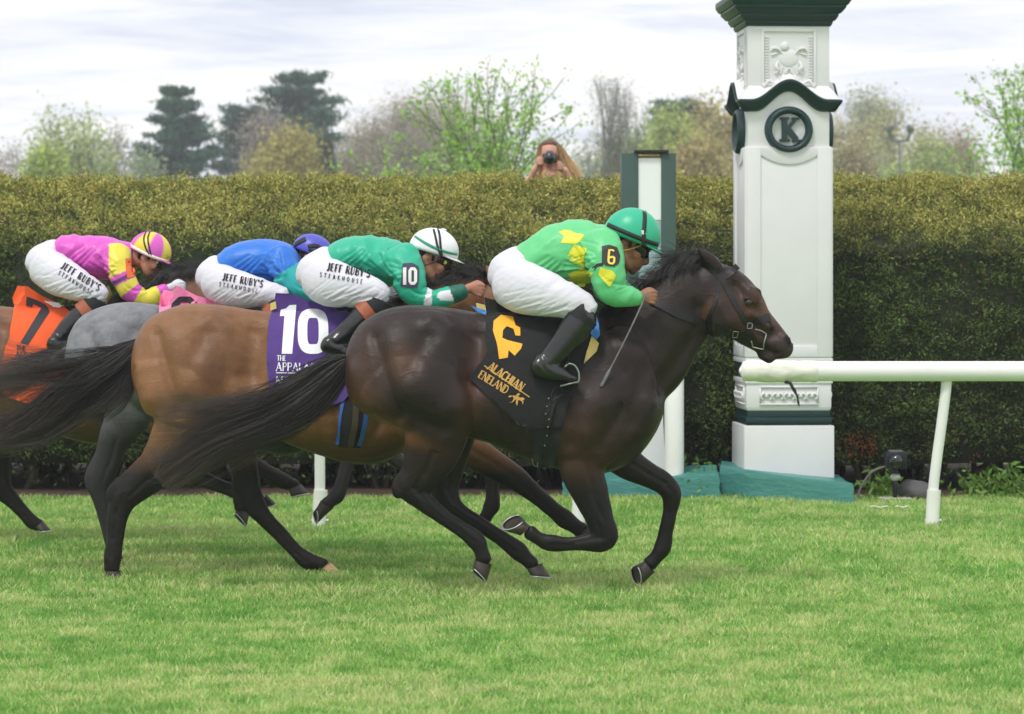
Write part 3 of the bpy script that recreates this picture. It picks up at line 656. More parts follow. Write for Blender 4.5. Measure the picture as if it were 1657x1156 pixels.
# twin-headed lamp pole
YL = 110
lp = empty('lamp_pole', (xpx(1456, YL), YL, 0), 'thin dark pole with two lamp heads among the budding trees', 'lamp pole'); mDk = mat('dark_metal', lin(104, 106, 110), .5)
x = xpx(1456, YL); zt = zpx(228, YL)
MB().tube([(x, YL, 0), (x, YL, zt)], [.07, .045], 8).build('pole', mDk, lp, smooth=True)
MB().tube([(x - .3, YL, zt), (x + .3, YL, zt)], .045, 6).build('crossbar', mDk, lp, smooth=True)
for sx in (-1, 1): MB().tube([(x + sx * .28, YL, zt), (x + sx * .36, YL, zt + .25), (x + sx * .42, YL, zt + .40), (x + sx * .3, YL - .15, zt + .52)], [.05, .06, .14, .10], 8).build('lamp_head', mDk, lp, smooth=True)
adopt(lp)
# ------------------------------------------------------------------ organic modelling helpers
def fuse(name, shapes, voxel, smooth=4, m=None, parent=None, ret=False):
    """union of closed shapes as ONE continuous skin"""
    mb = MB()
    for V, F in shapes: mb.add(V, F)
    V, F = mb.arr()
    me = bpy.data.meshes.new(name + '_src'); me.from_pydata([tuple(v) for v in V], [], F)
    bm = bmesh.new(); bm.from_mesh(me); bmesh.ops.recalc_face_normals(bm, faces=bm.faces); bm.to_mesh(me); bm.free()
    o = bpy.data.objects.new(name + '_src', me); COL.objects.link(o)
    r = o.modifiers.new('r', 'REMESH'); r.mode = 'VOXEL'; r.voxel_size = voxel; r.adaptivity = 0
    if smooth: s = o.modifiers.new('s', 'SMOOTH'); s.factor = .5; s.iterations = smooth
    dg = bpy.context.evaluated_depsgraph_get(); me2 = bpy.data.meshes.new_from_object(o.evaluated_get(dg))
    bpy.data.objects.remove(o); bpy.data.meshes.remove(me)
    me2.name = name
    return link(name, me2, m, parent)
def getv(me):
    n = len(me.vertices); a = np.empty(n * 3, np.float32); me.vertices.foreach_get('co', a)
    b = np.empty(n * 3, np.float32); me.vertex_normals.foreach_get('vector', b)
    return a.reshape(-1, 3).astype(float), b.reshape(-1, 3).astype(float)
def putv(me, V): me.vertices.foreach_set('co', np.asarray(V, np.float32).ravel()); me.update()
def ltube(nodes, Y, sub=5, seg=18, capr=.55):
    """limb: nodes (px, py, depth offset m, in-plane radius px, lateral radius m) traced at depth Y"""
    A = []
    for n in nodes:
        n = list(n) + [None] * (5 - len(n)); s = Y / FPX
        rl = n[4] if n[4] is not None else n[3] * s
        p = px(n[0], n[1], Y + n[2]); A.append((p[0], Y + n[2], p[2], n[3] * s, rl))
    A = crom(np.array(A, float), sub)
    return tube3(A[:, :3], np.maximum(A[:, 3], .003), seg, flat=np.maximum(A[:, 4], .003), capr=capr)
def strands(paths, r0, r1=.25):
    """paths (N,K,3): hair as fine tapering three-sided strands"""
    N, K, _ = paths.shape; T = np.gradient(paths, axis=1); T /= np.linalg.norm(T, axis=2, keepdims=True) + 1e-9
    A = np.cross(T, np.array((0.3, 1.0, .2))); A /= np.linalg.norm(A, axis=2, keepdims=True) + 1e-9; B = np.cross(T, A)
    rr = (np.linspace(1, r1, K)[None, :, None]) * np.asarray(r0).reshape(-1, 1, 1)
    V = np.stack([paths + rr * (A * math.cos(a) + B * math.sin(a)) for a in (0, 2.094, 4.189)], 2)
    i = (np.arange(N)[:, None, None] * K + np.arange(K - 1)[None, :, None]) * 3; j = np.arange(3)[None, None, :]
    F = np.stack([i + j, i + (j + 1) % 3, i + 3 + (j + 1) % 3, i + 3 + j], -1)
    return V.reshape(-1, 3), F.reshape(-1, 4)
def hairbundle(nodes, Y, n, K=16, r0=.0016, clump=150, curl=.016, lat=.06, seed=1, grow_=1.0, short=.5):
    """nodes (px,py,half thickness px): strands that follow the line and spread over its thickness"""
    g = np.random.default_rng(seed); s = Y / FPX
    A = crom(np.array([(*px(a, b, Y), h * s) for a, b, h in nodes]), 8)
    L = np.concatenate([[0], np.cumsum(np.linalg.norm(np.diff(A[:, :3], axis=0), axis=1))]); L /= L[-1]
    cc = g.normal(0, .46, (clump, 2)).clip(-1.25, 1.25); ci = g.integers(0, clump, n); o0 = cc[ci] + g.normal(0, .16, (n, 2))
    end = 1 - short * g.random(n) ** 2.2; ph = g.random((clump, 3)) * 6.28; fr = g.uniform(3, 8, clump)
    t = np.linspace(0, 1, K)[None, :] * end[:, None]
    P = np.stack([np.interp(t, L, A[:, k]) for k in range(3)], -1); H = np.interp(t, L, A[:, 3])
    dT = np.gradient(A[:, :3], axis=0); dT /= np.linalg.norm(dT, axis=1)[:, None]; N_ = np.stack([-dT[:, 2], 0 * dT[:, 0], dT[:, 0]], 1)
    Nn = np.stack([np.interp(t, L, N_[:, k]) for k in range(3)], -1)
    w1 = np.sin(t * fr[ci][:, None] + ph[ci, 0][:, None]) * curl * t * 2 + np.cumsum(g.normal(0, .0016, (n, K)), 1)
    dv = g.normal(0, .34, clump)[ci][:, None] * t ** 2.5; P += Nn * ((o0[:, 0][:, None] * (.9 + .25 * t) + dv) * H * .84 + w1)[..., None] * np.sign(N_[:, 2].mean() or 1)
    P[..., 1] += o0[:, 1][:, None] * lat * np.minimum(1, .25 + t * 2.2) + np.sin(t * fr[ci][:, None] * .8 + ph[ci, 1][:, None]) * curl * t
    CLR[0] = (g.uniform(0, 1, clump) ** 2.2)[ci]
    return P, g
CLR = [None]
def fill2d(outline, res):
    P = np.array(outline, float); bm = bmesh.new()
    # densify the border, then a grid fill clipped to the outline
    B = []
    for i in range(len(P)):
        a, b = P[i], P[(i + 1) % len(P)]; n = max(1, int(np.hypot(*(b - a)) / res)); B += [a + (b - a) * k / n for k in range(n)]
    B = np.array(B)
    x0, y0 = P.min(0); x1, y1 = P.max(0)
    G = np.array([(x, y) for x in np.arange(x0 + res * .5, x1, res) for y in np.arange(y0 + res * .5, y1, res)]).reshape(-1, 2)
    if len(G):
        ins = inpoly(G, P); d = np.min(np.hypot(G[:, None, 0] - B[None, :, 0], G[:, None, 1] - B[None, :, 1]), 1); G = G[ins & (d > res * .45)]
    pts = np.vstack([B, G]) if len(G) else B
    from mathutils.geometry import delaunay_2d_cdt
    nb = len(B)
    vo, eo, fo, *_ = delaunay_2d_cdt([Vector((p[0], p[1])) for p in pts], [(i, (i + 1) % nb) for i in range(nb)], [], 0, 1e-5)
    vo = np.array([(v.x, v.y) for v in vo]); F = []
    for f in fo:
        c = vo[list(f)].mean(0)
        if inpoly(c[None], P)[0]: F.append(tuple(f))
    bm.free(); return vo, F
def inpoly(Q, P):
    x, y = Q[:, 0], Q[:, 1]; r = np.zeros(len(Q), bool); j = len(P) - 1
    for i in range(len(P)):
        xi, yi, xj, yj = P[i][0], P[i][1], P[j][0], P[j][1]
        c = ((yi > y) != (yj > y)) & (x < (xj - xi) * (y - yi) / (yj - yi + 1e-12) + xi); r ^= c; j = i
    return r
def drape(V2, F2, Y, bvh, off, wrinkle=0, seed=0, wscale=9, thick=.004, fallback=None):
    """drop 2-D points (photo px at depth Y) along the depth axis on the near side of a body"""
    n = len(V2); V2 = np.asarray(V2, float); D = np.stack([(V2[:, 0] - 828.5) / FPX, np.ones(n), -(V2[:, 1] - HZN) / FPX], 1)
    yy = np.full(n, np.nan); nr = np.tile((0., -1., 0.), (n, 1)); cp = np.array((0, 0, CAMH))
    for i in range(n):
        h = bvh.ray_cast(Vector(cp + D[i] * (Y - 1.2)), Vector(D[i]), 2.0)
        if h[0] is not None: yy[i] = h[0].y; nr[i] = h[1] if h[1].y < 0 else -h[1]
    bad = np.isnan(yy)
    if bad.all(): yy[:] = Y - .25
    elif bad.any():
        g = np.where(~bad)[0]
        for i in np.where(bad)[0]:
            k = g[np.argmin((V2[g, 0] - V2[i, 0]) ** 2 + (V2[g, 1] - V2[i, 1]) ** 2)]; yy[i] = yy[k]; nr[i] = nr[k]
    nr[:, 1] = np.minimum(nr[:, 1], -.35); nr /= np.linalg.norm(nr, axis=1)[:, None]
    P = cp + D * yy[:, None]
    wv = np.array([mnoise.noise(Vector((p[0] * wscale + seed, p[2] * wscale * .7, seed))) for p in P]) * wrinkle if wrinkle else np.zeros(n)
    Po = P + nr * (off + wv + abs(wrinkle))[:, None] if np.ndim(off + wv) else P
    Pi = Po - nr * thick
    F = [tuple(f) for f in F2]; V = np.vstack([Po, Pi])
    # orient: front faces towards the camera
    Fo = []
    for f in F:
        a, b, c = Po[f[0]], Po[f[1]], Po[f[2]]
        Fo.append(f if np.cross(b - a, c - a)[1] < 0 else f[::-1])
    ec = {}
    for f in Fo:
        for k in range(len(f)): ec[(f[k], f[(k + 1) % len(f)])] = 1
    side = [(a, a + n, b + n, b) for (a, b) in ec if (b, a) not in ec]
    return V, Fo + [tuple(i + n for i in f[::-1]) for f in Fo] + side
def bvh_of(*obs):
    Vs, Fs, o = [], [], 0
    for ob in obs:
        V, _ = getv(ob.data); Vs.append(V); Fs += [tuple(i + o for i in p.vertices) for p in ob.data.polygons]; o += len(V)
    return BVHTree.FromPolygons([Vector(v) for v in np.vstack(Vs)], Fs)
def ribbon(pts, wpx):
    """strip along a pixel polyline -> outline polygon"""
    A = crom(np.array([p[:2] for p in pts], float), 5) if len(pts) > 2 else np.array(pts, float)
    T = np.gradient(A, axis=0); T /= np.linalg.norm(T, axis=1)[:, None]; N_ = np.stack([-T[:, 1], T[:, 0]], 1) * wpx / 2
    return np.vstack([A + N_, (A - N_)[::-1]])

# ------------------------------------------------------------------ horses: one template trunk, neck and head; legs posed per horse
TRUNK = [(559, 580, 622, .05), (566, 552, 645, .12), (583, 524, 664, .195), (615, 504, 684, .25), (655, 494, 692, .275), (700, 495, 700, .275), (745, 501, 707, .245), (790, 507, 717, .255),
         (835, 511, 737, .29), (880, 511, 753, .295), (920, 507, 764, .285), (955, 502, 768, .26), (990, 505, 763, .235), (1020, 520, 748, .21), (1045, 545, 724, .175), (1064, 578, 695, .125), (1074, 608, 668, .06)]
NECK = [(985, 600, 0, 98, .17), (1037, 571, 0, 84, .135), (1071, 532, 0, 72, .112), (1103, 500, 0, 63, .092), (1128, 482, 0, 58, .08), (1142, 470, 0, 52, .075)]
HEAD = [(1139, 461, 0, 43, .078), (1168, 481, 0, 52, .088), (1194, 503, 0, 48, .094), (1217, 526, 0, 37, .074), (1237, 543, 0, 31, .058), (1254, 557, 0, 27, .055), (1268, 565, 0, 20, .05), (1274, 568, 0, 15, .042)]
DENT = [  # x0,y0,x1,y1,sigma,amp (template px, m): grooves and swellings of the muscles, same on both sides
    (776, 545, 768, 612, 17, -.026), (700, 520, 722, 532, 14, .014), (735, 520, 760, 535, 10, -.008), (640, 560, 655, 620, 34, .020), (612, 548, 650, 672, 9, -.016), (690, 600, 705, 660, 20, .014),
    (583, 600, 600, 650, 14, .012), (748, 632, 742, 655, 14, .014), (660, 660, 720, 690, 9, -.010), (690, 545, 668, 600, 10, -.007), (720, 560, 742, 600, 13, .010),
    (905, 560, 922, 715, 11, -.013), (957, 655, 945, 690, 24, .020), (1000, 570, 985, 640, 26, .016), (1030, 545, 985, 530, 12, -.014), (1040, 600, 1020, 680, 13, -.010), (1048, 650, 1040, 690, 16, .014),
    (1000, 660, 965, 720, 9, -.011), (980, 520, 1005, 600, 8, -.007), (1120, 552, 1062, 628, 12, -.013), (1098, 470, 1075, 520, 22, .008), (1128, 500, 1136, 540, 10, -.012), (860, 640, 800, 650, 60, .006),
    (800, 600, 815, 700, 7, -.004), (825, 590, 842, 715, 7, -.004), (850, 590, 868, 728, 7, -.004), (876, 600, 893, 735, 7, -.004),
    # head
    (1160, 500, 1172, 520, 17, .016), (1150, 485, 1178, 548, 7, -.004), (1212, 487, 1216, 487, 10, .008), (1205, 468, 1222, 474, 6, .012), (1198, 470, 1188, 462, 7, -.010), (1212, 508, 1240, 530, 5, .007), (1215, 522, 1245, 545, 6, -.008),
    (1269, 549, 1274, 556, 9, .012), (1250, 537, 1262, 546, 6, -.006), (1256, 574, 1238, 566, 4.2, -.010), (1262, 571, 1256, 575, 3, -.007), (1246, 582, 1244, 584, 7, .006), (1185, 440, 1200, 462, 7, .006)]
def hoofmesh(q, Y, yo, tilt=0.0):
    F_, B_, T_, H_ = [px(*p, Y + yo) * (1, 0, 1) + (0, Y, 0) for p in q]; rings = []; ax = (T_ - H_); ax /= np.linalg.norm(ax); sn = np.array((-ax[2], 0, ax[0]))
    mid = ((F_ + B_) / 2 - (T_ + H_) / 2); sn *= -np.sign((sn * mid).sum())
    V = []; n = 22; L = 7
    for k in range(L):
        t = [0, .12, .4, .7, .93, 1.0, 1.0][k]; a = F_ + (T_ - F_) * t; b = B_ + (H_ - B_) * t; c = (a + b) / 2; u = (a - b) / 2
        w = (.040 + .016 * t) * (1 if k not in (0,) else .96) * (.93 if k == 5 else 1) * (.6 if k == 6 else 1); u = u * (.93 if k == 5 else .6 if k == 6 else 1)
        cen = c - (sn * .006 if k == 6 else 0)
        for j in range(n):
            an = 2 * math.pi * j / n; cx, sy = math.cos(an), math.sin(an)
            if cx < -.55: cx = -.55 + (cx + .55) * .45
            lat = sy * w; V.append(cen + u * cx + np.array((0, yo + lat * math.cos(tilt * t), 0)) + sn * lat * math.sin(tilt) * t)
    F = [(k * n + j, k * n + (j + 1) % n, (k + 1) * n + (j + 1) % n, (k + 1) * n + j) for k in range(L - 1) for j in range(n)] + [tuple(range(n)), tuple((L - 1) * n + j for j in range(n))]
    # shoe: a flat U under the wall
    P = []
    for j in range(-9, 10):
        an = j / 9 * 2.35; cx, sy = math.cos(an), math.sin(an); c = (T_ + H_) / 2; u = (T_ - H_) / 2
        P.append(c + u * cx * .92 + sn * .004 + np.array((0, yo + sy * .050 * math.cos(tilt), 0)) + sn * sy * .050 * math.sin(tilt))
    Vs, Fs = tube3(P, .0085, 8, side=tuple(sn + np.array((0.001, 0.002, 0))), flat=.0035, capr=.2)
    return (V, F), (Vs, Fs)
mEye = mat('horse_eye', (.006, .004, .003), .06, spec=.9)
def sd_seg(Q, a, b):
    a = np.array(a, float); b = np.array(b, float); d = b - a; t = (((Q - a) @ d) / ((d @ d) + 1e-9)).clip(0, 1)
    return np.hypot(*(Q - a - t[:, None] * d).T)
def horse(label, Y, bx, legs, coat, hoofcol, matname, rough, tailn, manen, haircol, var=.16, seed=1, vscale=14.0, phi=0.0):
    """legs: dict of (nodes, hock point or None, hoof quad, side y, tilt)"""
    dX = xpx(bx, Y) - xpx(557, 16.0); PHI[round(dX, 6)] = phi; off = np.array((dX, Y - 16.0, 0)); S = []
    # trunk
    st = crom(np.array(TRUNK, float), 4); n = 30; V = []; s = 16.0 / FPX
    for x, t, b, w_ in st:
        zt, zb = zpx(t, 16), zpx(b, 16); zm, hh = (zt + zb) / 2, (zt - zb) / 2; wth = np.interp(x, [700, 900, 960, 1000], [0, .05, .26, .22])
        for j in range(n):
            a = 2 * math.pi * j / n; c, sn = math.cos(a), math.sin(a)
            yv = w_ * np.sign(c) * abs(c) ** .82 * (1 - (.10 + wth) * sn) * (1 - wth * .5 * max(0, sn) ** 3); V.append((xpx(x, 16), 16 + yv, zm + hh * np.sign(sn) * abs(sn) ** .92))
    m = len(st); F = [(i * n + j, i * n + (j + 1) % n, (i + 1) * n + (j + 1) % n, (i + 1) * n + j) for i in range(m - 1) for j in range(n)] + [tuple(range(n)), tuple((m - 1) * n + j for j in range(n))]
    S.append((np.array(V) + off, F))
    T = lambda nodes, **k: (lambda r: S.append((r[0] + off, r[1])))(ltube(nodes, 16.0, **k))
    T(NECK, seg=22); T(HEAD, seg=22)
    T([(1000, 505, 0, 8, .03), (1045, 472, 0, 9, .03), (1088, 440, 0, 10, .03), (1128, 424, 0, 10, .035), (1158, 425, 0, 10, .05)])           # crest
    for sy in (-1, 1):
        T([(1152, 512, sy * .045, 34, .03), (1166, 512, sy * .055, 32, .03)], sub=3)                                                         # cheek
        T([(1160, 437, sy * .045, 12, .028), (1153, 424, sy * .06, 10, .022), (1140, 412, sy * .07, 8, .014), (1130, 401, sy * .072, 2.5, .006)])  # ear
        T([(1205, 479, sy * .07, 12, .022), (1222, 487, sy * .068, 10, .018)], sub=3)                                                        # brow
        T([(1262, 548, sy * .032, 11, .022), (1272, 556, sy * .034, 11, .02)], sub=3)                                                        # nostril
    T([(1232, 572, 0, 10, .03), (1244, 579, 0, 9, .03), (1250, 580, 0, 7, .028)], sub=3)                                                      # lower lip
    for nodes, hk, hq, yo, tilt in legs:
        S.append(ltube(nodes, Y, seg=20))
        if hk is not None: S.append(ltube(hk, Y, seg=12))
        e_ = nodes[-1]; f_ = nodes[-4]; S.append(ltube([(f_[0] - 3, f_[1] + 2, f_[2], f_[3] * .9, .028), (f_[0], f_[1], f_[2], f_[3], .03)], Y, sub=2, seg=10))
    r = empty('horse', (dX + xpx(780, 16), Y, 0), label, 'horse', 'racehorses')
    o = fuse('body', S, .0098, 5, None, r); me = o.data; V, Nn = getv(me)
    Q = np.stack([(V[:, 0] - dX) * FPX / 16 + 828.5, HZN + (CAMH - V[:, 2]) * FPX / 16], 1)
    mk = np.exp(-(sd_seg(Q, (965, 520), (1050, 690)) / 62) ** 2) * (Q[:, 1] < 730); mk = np.maximum(mk, .8 * np.exp(-(sd_seg(Q, (640, 690), (770, 640)) / 26) ** 2)); V = relax(me, V, mk, 26); putv(me, V); V, Nn = getv(me)
    lat = np.clip((np.abs(Nn[:, 1]) - .12) / .45, 0, 1); d = np.zeros(len(V)); zone = Q[:, 1] < 735
    for (x0, y0, x1, y1, sg, am) in DENT:
        d += 1.95 * am * np.exp(-(sd_seg(Q, (x0, y0), (x1, y1)) / sg) ** 2 / 1.6)
    d *= lat * np.where(Q[:, 1] < 715, 1, np.clip((735 - Q[:, 1]) / 20, 0, 1))
    Qf = np.stack([828.5 + V[:, 0] * FPX / V[:, 1], HZN + (CAMH - V[:, 2]) * FPX / V[:, 1]], 1)
    for nodes, hk, hq, yo, tilt in legs:
        near_ = (np.abs(V[:, 1] - (Y + nodes[-5][2])) < .10) & (Qf[:, 1] > 700) * (np.abs(Nn[:, 1]) > .05); lw = np.clip((np.abs(Nn[:, 1]) - .1) / .5, 0, 1) * near_
        for i in range(len(nodes) - 6, len(nodes) - 3):
            a_, b_ = np.array(nodes[i][:2], float), np.array(nodes[i + 1][:2], float); tt = (b_ - a_) / np.linalg.norm(b_ - a_); nn = np.array((-tt[1], tt[0])); nn *= 1 if nn[0] < 0 else -1; rr = nodes[i + 1][3]
            d -= .0042 * lw * np.exp(-(sd_seg(Qf, a_ + nn * rr * .22, b_ + nn * rr * .22) / (rr * .2)) ** 2)
        for i in range(3, len(nodes) - 6):
            a_, b_ = np.array(nodes[i][:2], float), np.array(nodes[i + 1][:2], float); rr = nodes[i + 1][3]
            d += lw * (-.006 * np.exp(-(sd_seg(Qf, a_ + (rr * .1, 0), b_ + (rr * .25, 0)) / (rr * .16)) ** 2))
        kx, ky = nodes[len(nodes) - 6][:2]; d += lw * .004 * np.exp(-(np.hypot(Qf[:, 0] - kx, Qf[:, 1] - ky) / 9) ** 2)
    # tendon and bone relief of the lower legs, fine unevenness everywhere
    d += .0016 * vnoise(V, 16, seed) + .0035 * vnoise(V, 6, seed + 3)
    nost = sd_seg(Q, (1272, 551), (1277, 560)); nm = np.exp(-(nost / 5.4) ** 2) * (np.abs(V[:, 1] - Y) > .015); d -= .02 * nm
    putv(me, V + Nn * d[:, None]); V, Nn = getv(me)
    c = coat(Q, V, Nn); c = c * (1 - .9 * nm[:, None])
    c *= (1 + var * 1.0 * vnoise(V, 5.5, seed + 9) + var * .8 * vnoise(V, 22, seed))[:, None]
    setcol(me, c.clip(.002, 1)); putv(me, bend3(V, dX, phi))
    me.materials.append(mat(matname, attr=True, rough=rough, var=var, vscale=vscale * 6, bump=.0022, bscale=120, bstretch=(.35, 1, 1), spec=.27, rvar=.07, vein=.0007, detail=6))
    eb = bvh_of(o)
    for sy in (-1, 1):
        p = px(*bend2((1210, 489), phi), 16) + off
        h = eb.ray_cast(Vector((p[0], Y + sy * .6, p[2])), Vector((0, -sy, 0)))
        yy = h[0].y if h[0] is not None else Y + sy * .085
        V_, F_ = ellipsoid((p[0], yy - sy * .004, p[2]), (.025, .012, .019), Matrix.Rotation(R(-30) , 3, 'Y'), 18, 12); build('eye', V_, F_, mEye, r)
        lid = [(p[0] + .029 * math.cos(a) * .9 - .006 * math.sin(a), yy - sy * .002 + sy * .006 * math.sin(a), p[2] + .022 * math.sin(a) - .008 * math.cos(a)) for a in np.linspace(.1, math.pi - .1, 9)]
        V_, F_ = tube3(lid, .0055, 8); build('eyelid', V_, F_, mat('eyelid_' + matname, coat(np.array([(1213., 480.)]), np.array([(0, 0, 1.5)]), None)[0] * .5, .5), r)
    for nodes, hk, hq, yo, tilt in legs:
        (V1, F1), (V2, F2) = hoofmesh(hq, Y, yo, tilt); h = build('hoof', V1, F1, mat('hoof_' + matname + ('_pale' if (hoofcol and hq is legs[1][2]) else ''), lin(176, 146, 112) if (hoofcol and hq is legs[1][2]) else lin(54, 47, 42), .5, var=.3, vscale=60), r)
        sh = build('shoe', V2, F2, mat('shoe_metal', lin(200, 200, 200), .35, metal=.7), h); sh.parent = h
    mh = mat('horse_hair', attr=True, rough=.34, spec=.5)
    if tailn:
        Vs, Fs, cs, o_ = [], [], [], 0
        for (nodes, nst, kw) in tailn:
            P, g = hairbundle(nodes, Y, nst, **kw); a, b = strands(P, kw.get('r0', .0016) * g.uniform(.6, 1.5, nst)); Vs.append(a); Fs.append(b + o_); o_ += len(a)
            K = P.shape[1]; base = np.array(haircol[0]) * (g.uniform(.4, 1.2, nst) + 3.2 * CLR[0])[:, None]; tip = np.array(haircol[1]) * g.uniform(.6, 1.4, (nst, 1)); tt = (np.linspace(0, 1, K)[None, :, None]) ** 2.2
            cs.append(np.repeat((base[:, None] * (1 - tt) + tip[:, None] * tt).reshape(-1, 3), 3, 0))
        build('tail', np.vstack(Vs), Fs, mh, r, col=np.vstack(cs))
    # mane: short wind-blown hairs from the crest, some thrown back over the neck
    g = np.random.default_rng(seed + 50); u = g.random(manen); cr = crom(np.array([(978, 512), (1010, 494), (1045, 466), (1088, 433), (1120, 418), (1150, 418)], float), 8)
    a = cr[(u * (len(cr) - 1)).astype(int)] + g.normal(0, 2, (manen, 2)); a[:, 1] += 3
    K = 9; side = g.random(manen) < .55; ln = np.where(side, g.uniform(20, 46, manen), g.uniform(10, 30, manen)) * (1 + .35 * (u > .62) * (u < .8))
    cl = g.normal(0, 1, 40)[(u * 39).astype(int)] * .3
    an = np.where(side, np.radians(150) + g.normal(0, .22, manen), np.radians(192) + g.normal(0, .3, manen)) + cl; dr = np.where(side, 1.6, .1) * g.uniform(.5, 1.3, manen)
    t = np.linspace(0, 1, K)[None, :]; th = an[:, None] + dr[:, None] * t * np.where(side, 1, -.3)[:, None]
    sx = np.cumsum(np.cos(th), 1) * ln[:, None] / K; sy = np.cumsum(-np.sin(th), 1) * ln[:, None] / K
    X, Yp = a[:, 0:1] + sx, a[:, 1:2] + sy
    yo = np.where(side, -.05, g.normal(0, .02, manen))[:, None] * np.minimum(1, .25 + 1.5 * t) - np.where(side, 1, 0)[:, None] * (.012 + .065 * np.clip((Yp - a[:, 1:2]) / 30, 0, 1.3)) * np.interp(X, [960, 1040, 1130], [1.0, .9, .5])
    P = np.stack([(X - 828.5) * 16 / FPX + dX, Y + yo, CAMH - (Yp - HZN) * 16 / FPX], -1)
    P = bend3(P.reshape(-1, 3), dX, phi).reshape(P.shape); a_, b_ = strands(P, .0015 * g.uniform(.6, 1.5, manen)); build('mane', a_, b_, mh, r, col=np.repeat(np.array(haircol[0]) * g.uniform(.5, 2.0, (manen, 1)), K * 3, 0))
    adopt(r)
    for ch in r.children:
        for k in ch.children: k.matrix_parent_inverse = Matrix.Identity(4)
    o['dX'] = dX
    return r, o, dX
def relax(me, V, mask, it=20):
    ne = len(me.edges); E = np.empty(ne * 2, np.int32); me.edges.foreach_get('vertices', E); E = E.reshape(-1, 2); dg = np.bincount(E.ravel(), minlength=len(V)).astype(float)[:, None] + 1e-9
    for _ in range(it):
        A = np.stack([np.bincount(E[:, 0], V[E[:, 1], k], len(V)) + np.bincount(E[:, 1], V[E[:, 0], k], len(V)) for k in range(3)], 1) / dg
        V = V + (A - V) * (mask * .6)[:, None]
    return V
def bend2(p, phi):                               # lowers or lifts the neck: template px in, template px out
    if not phi: return p
    p = np.asarray(p, float); one = p.ndim == 1; p = np.atleast_2d(p); w = np.clip((p[:, 0] - 985) / 125, 0, 1) * np.clip((705 - p[:, 1]) / 90, 0, 1); w = w * w * (3 - 2 * w); a = R(phi) * w
    d = p - (1005, 585); q = np.stack([1005 + d[:, 0] * np.cos(a) - d[:, 1] * np.sin(a), 585 + d[:, 0] * np.sin(a) + d[:, 1] * np.cos(a)], 1); return tuple(q[0]) if one else q
def bend3(V, dX, phi):
    if not phi: return V
    s = 16 / FPX; Q = bend2(np.stack([(V[:, 0] - dX) / s + 828.5, HZN + (CAMH - V[:, 2]) / s], 1), phi); V = V.copy(); V[:, 0] = (Q[:, 0] - 828.5) * s + dX; V[:, 2] = CAMH - (Q[:, 1] - HZN) * s; return V
def mixc(c, col, w): return c * (1 - w[:, None]) + np.array(col)[None] * w[:, None]
def blob(Q, x, y, rx, ry, ang=0.0):
    a = R(ang); dx, dy = Q[:, 0] - x, Q[:, 1] - y; u = dx * math.cos(a) + dy * math.sin(a); v = -dx * math.sin(a) + dy * math.cos(a)
    return np.exp(-((u / rx) ** 2 + (v / ry) ** 2))
def coat_dark(Q, V, N):
    c = np.tile(np.array(lin(40, 31, 27)), (len(V), 1))
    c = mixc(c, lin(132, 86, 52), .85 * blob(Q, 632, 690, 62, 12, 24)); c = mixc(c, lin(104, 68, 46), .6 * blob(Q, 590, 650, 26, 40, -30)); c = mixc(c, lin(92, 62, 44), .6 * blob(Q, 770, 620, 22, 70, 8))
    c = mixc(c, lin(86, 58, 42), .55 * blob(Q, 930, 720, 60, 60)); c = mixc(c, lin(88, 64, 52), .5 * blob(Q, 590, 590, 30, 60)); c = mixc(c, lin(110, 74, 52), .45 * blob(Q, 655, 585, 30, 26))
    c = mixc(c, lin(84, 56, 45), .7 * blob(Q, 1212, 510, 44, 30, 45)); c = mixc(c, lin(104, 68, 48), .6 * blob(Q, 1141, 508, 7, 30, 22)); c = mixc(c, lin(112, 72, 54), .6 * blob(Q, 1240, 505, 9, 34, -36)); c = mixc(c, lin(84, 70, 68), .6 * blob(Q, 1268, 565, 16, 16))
    leg = np.clip((.70 - V[:, 2]) / .16, 0, 1); c = mixc(c, lin(23, 20, 19), leg)
    return mixc(c, lin(38, 31, 29), .8 * blob(Q, 1085, 445, 70, 10, -38))
def bay(body, dark):
    def f(Q, V, N):
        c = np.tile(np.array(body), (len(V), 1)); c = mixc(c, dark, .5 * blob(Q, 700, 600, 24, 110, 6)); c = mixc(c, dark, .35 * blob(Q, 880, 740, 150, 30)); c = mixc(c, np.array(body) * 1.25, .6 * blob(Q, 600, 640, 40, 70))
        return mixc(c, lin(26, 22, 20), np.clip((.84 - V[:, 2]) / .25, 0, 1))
    return f
def coat_grey(Q, V, N):
    c = np.tile(np.array(lin(122, 124, 128)), (len(V), 1)); c *= (1 + .30 * vnoise(V, 17, 4) + .2 * vnoise(V, 60, 8))[:, None]
    c = mixc(c, lin(96, 96, 100), .6 * blob(Q, 690, 600, 60, 80)); c = mixc(c, lin(54, 52, 54), np.clip((1.06 - V[:, 2]) / .34, 0, 1))
    return mixc(c, lin(46, 44, 46), np.clip((.55 - V[:, 2]) / .15, 0, 1))
HK = lambda x, y, ux, uy, d: [(ux, uy, d, 11, .018), ((ux * .4 + x * .6), (uy * .4 + y * .6), d, 9, .016), (x + 5, y + 1, d, 10, .02), (x + 9, y + 16, d, 11, .024)]
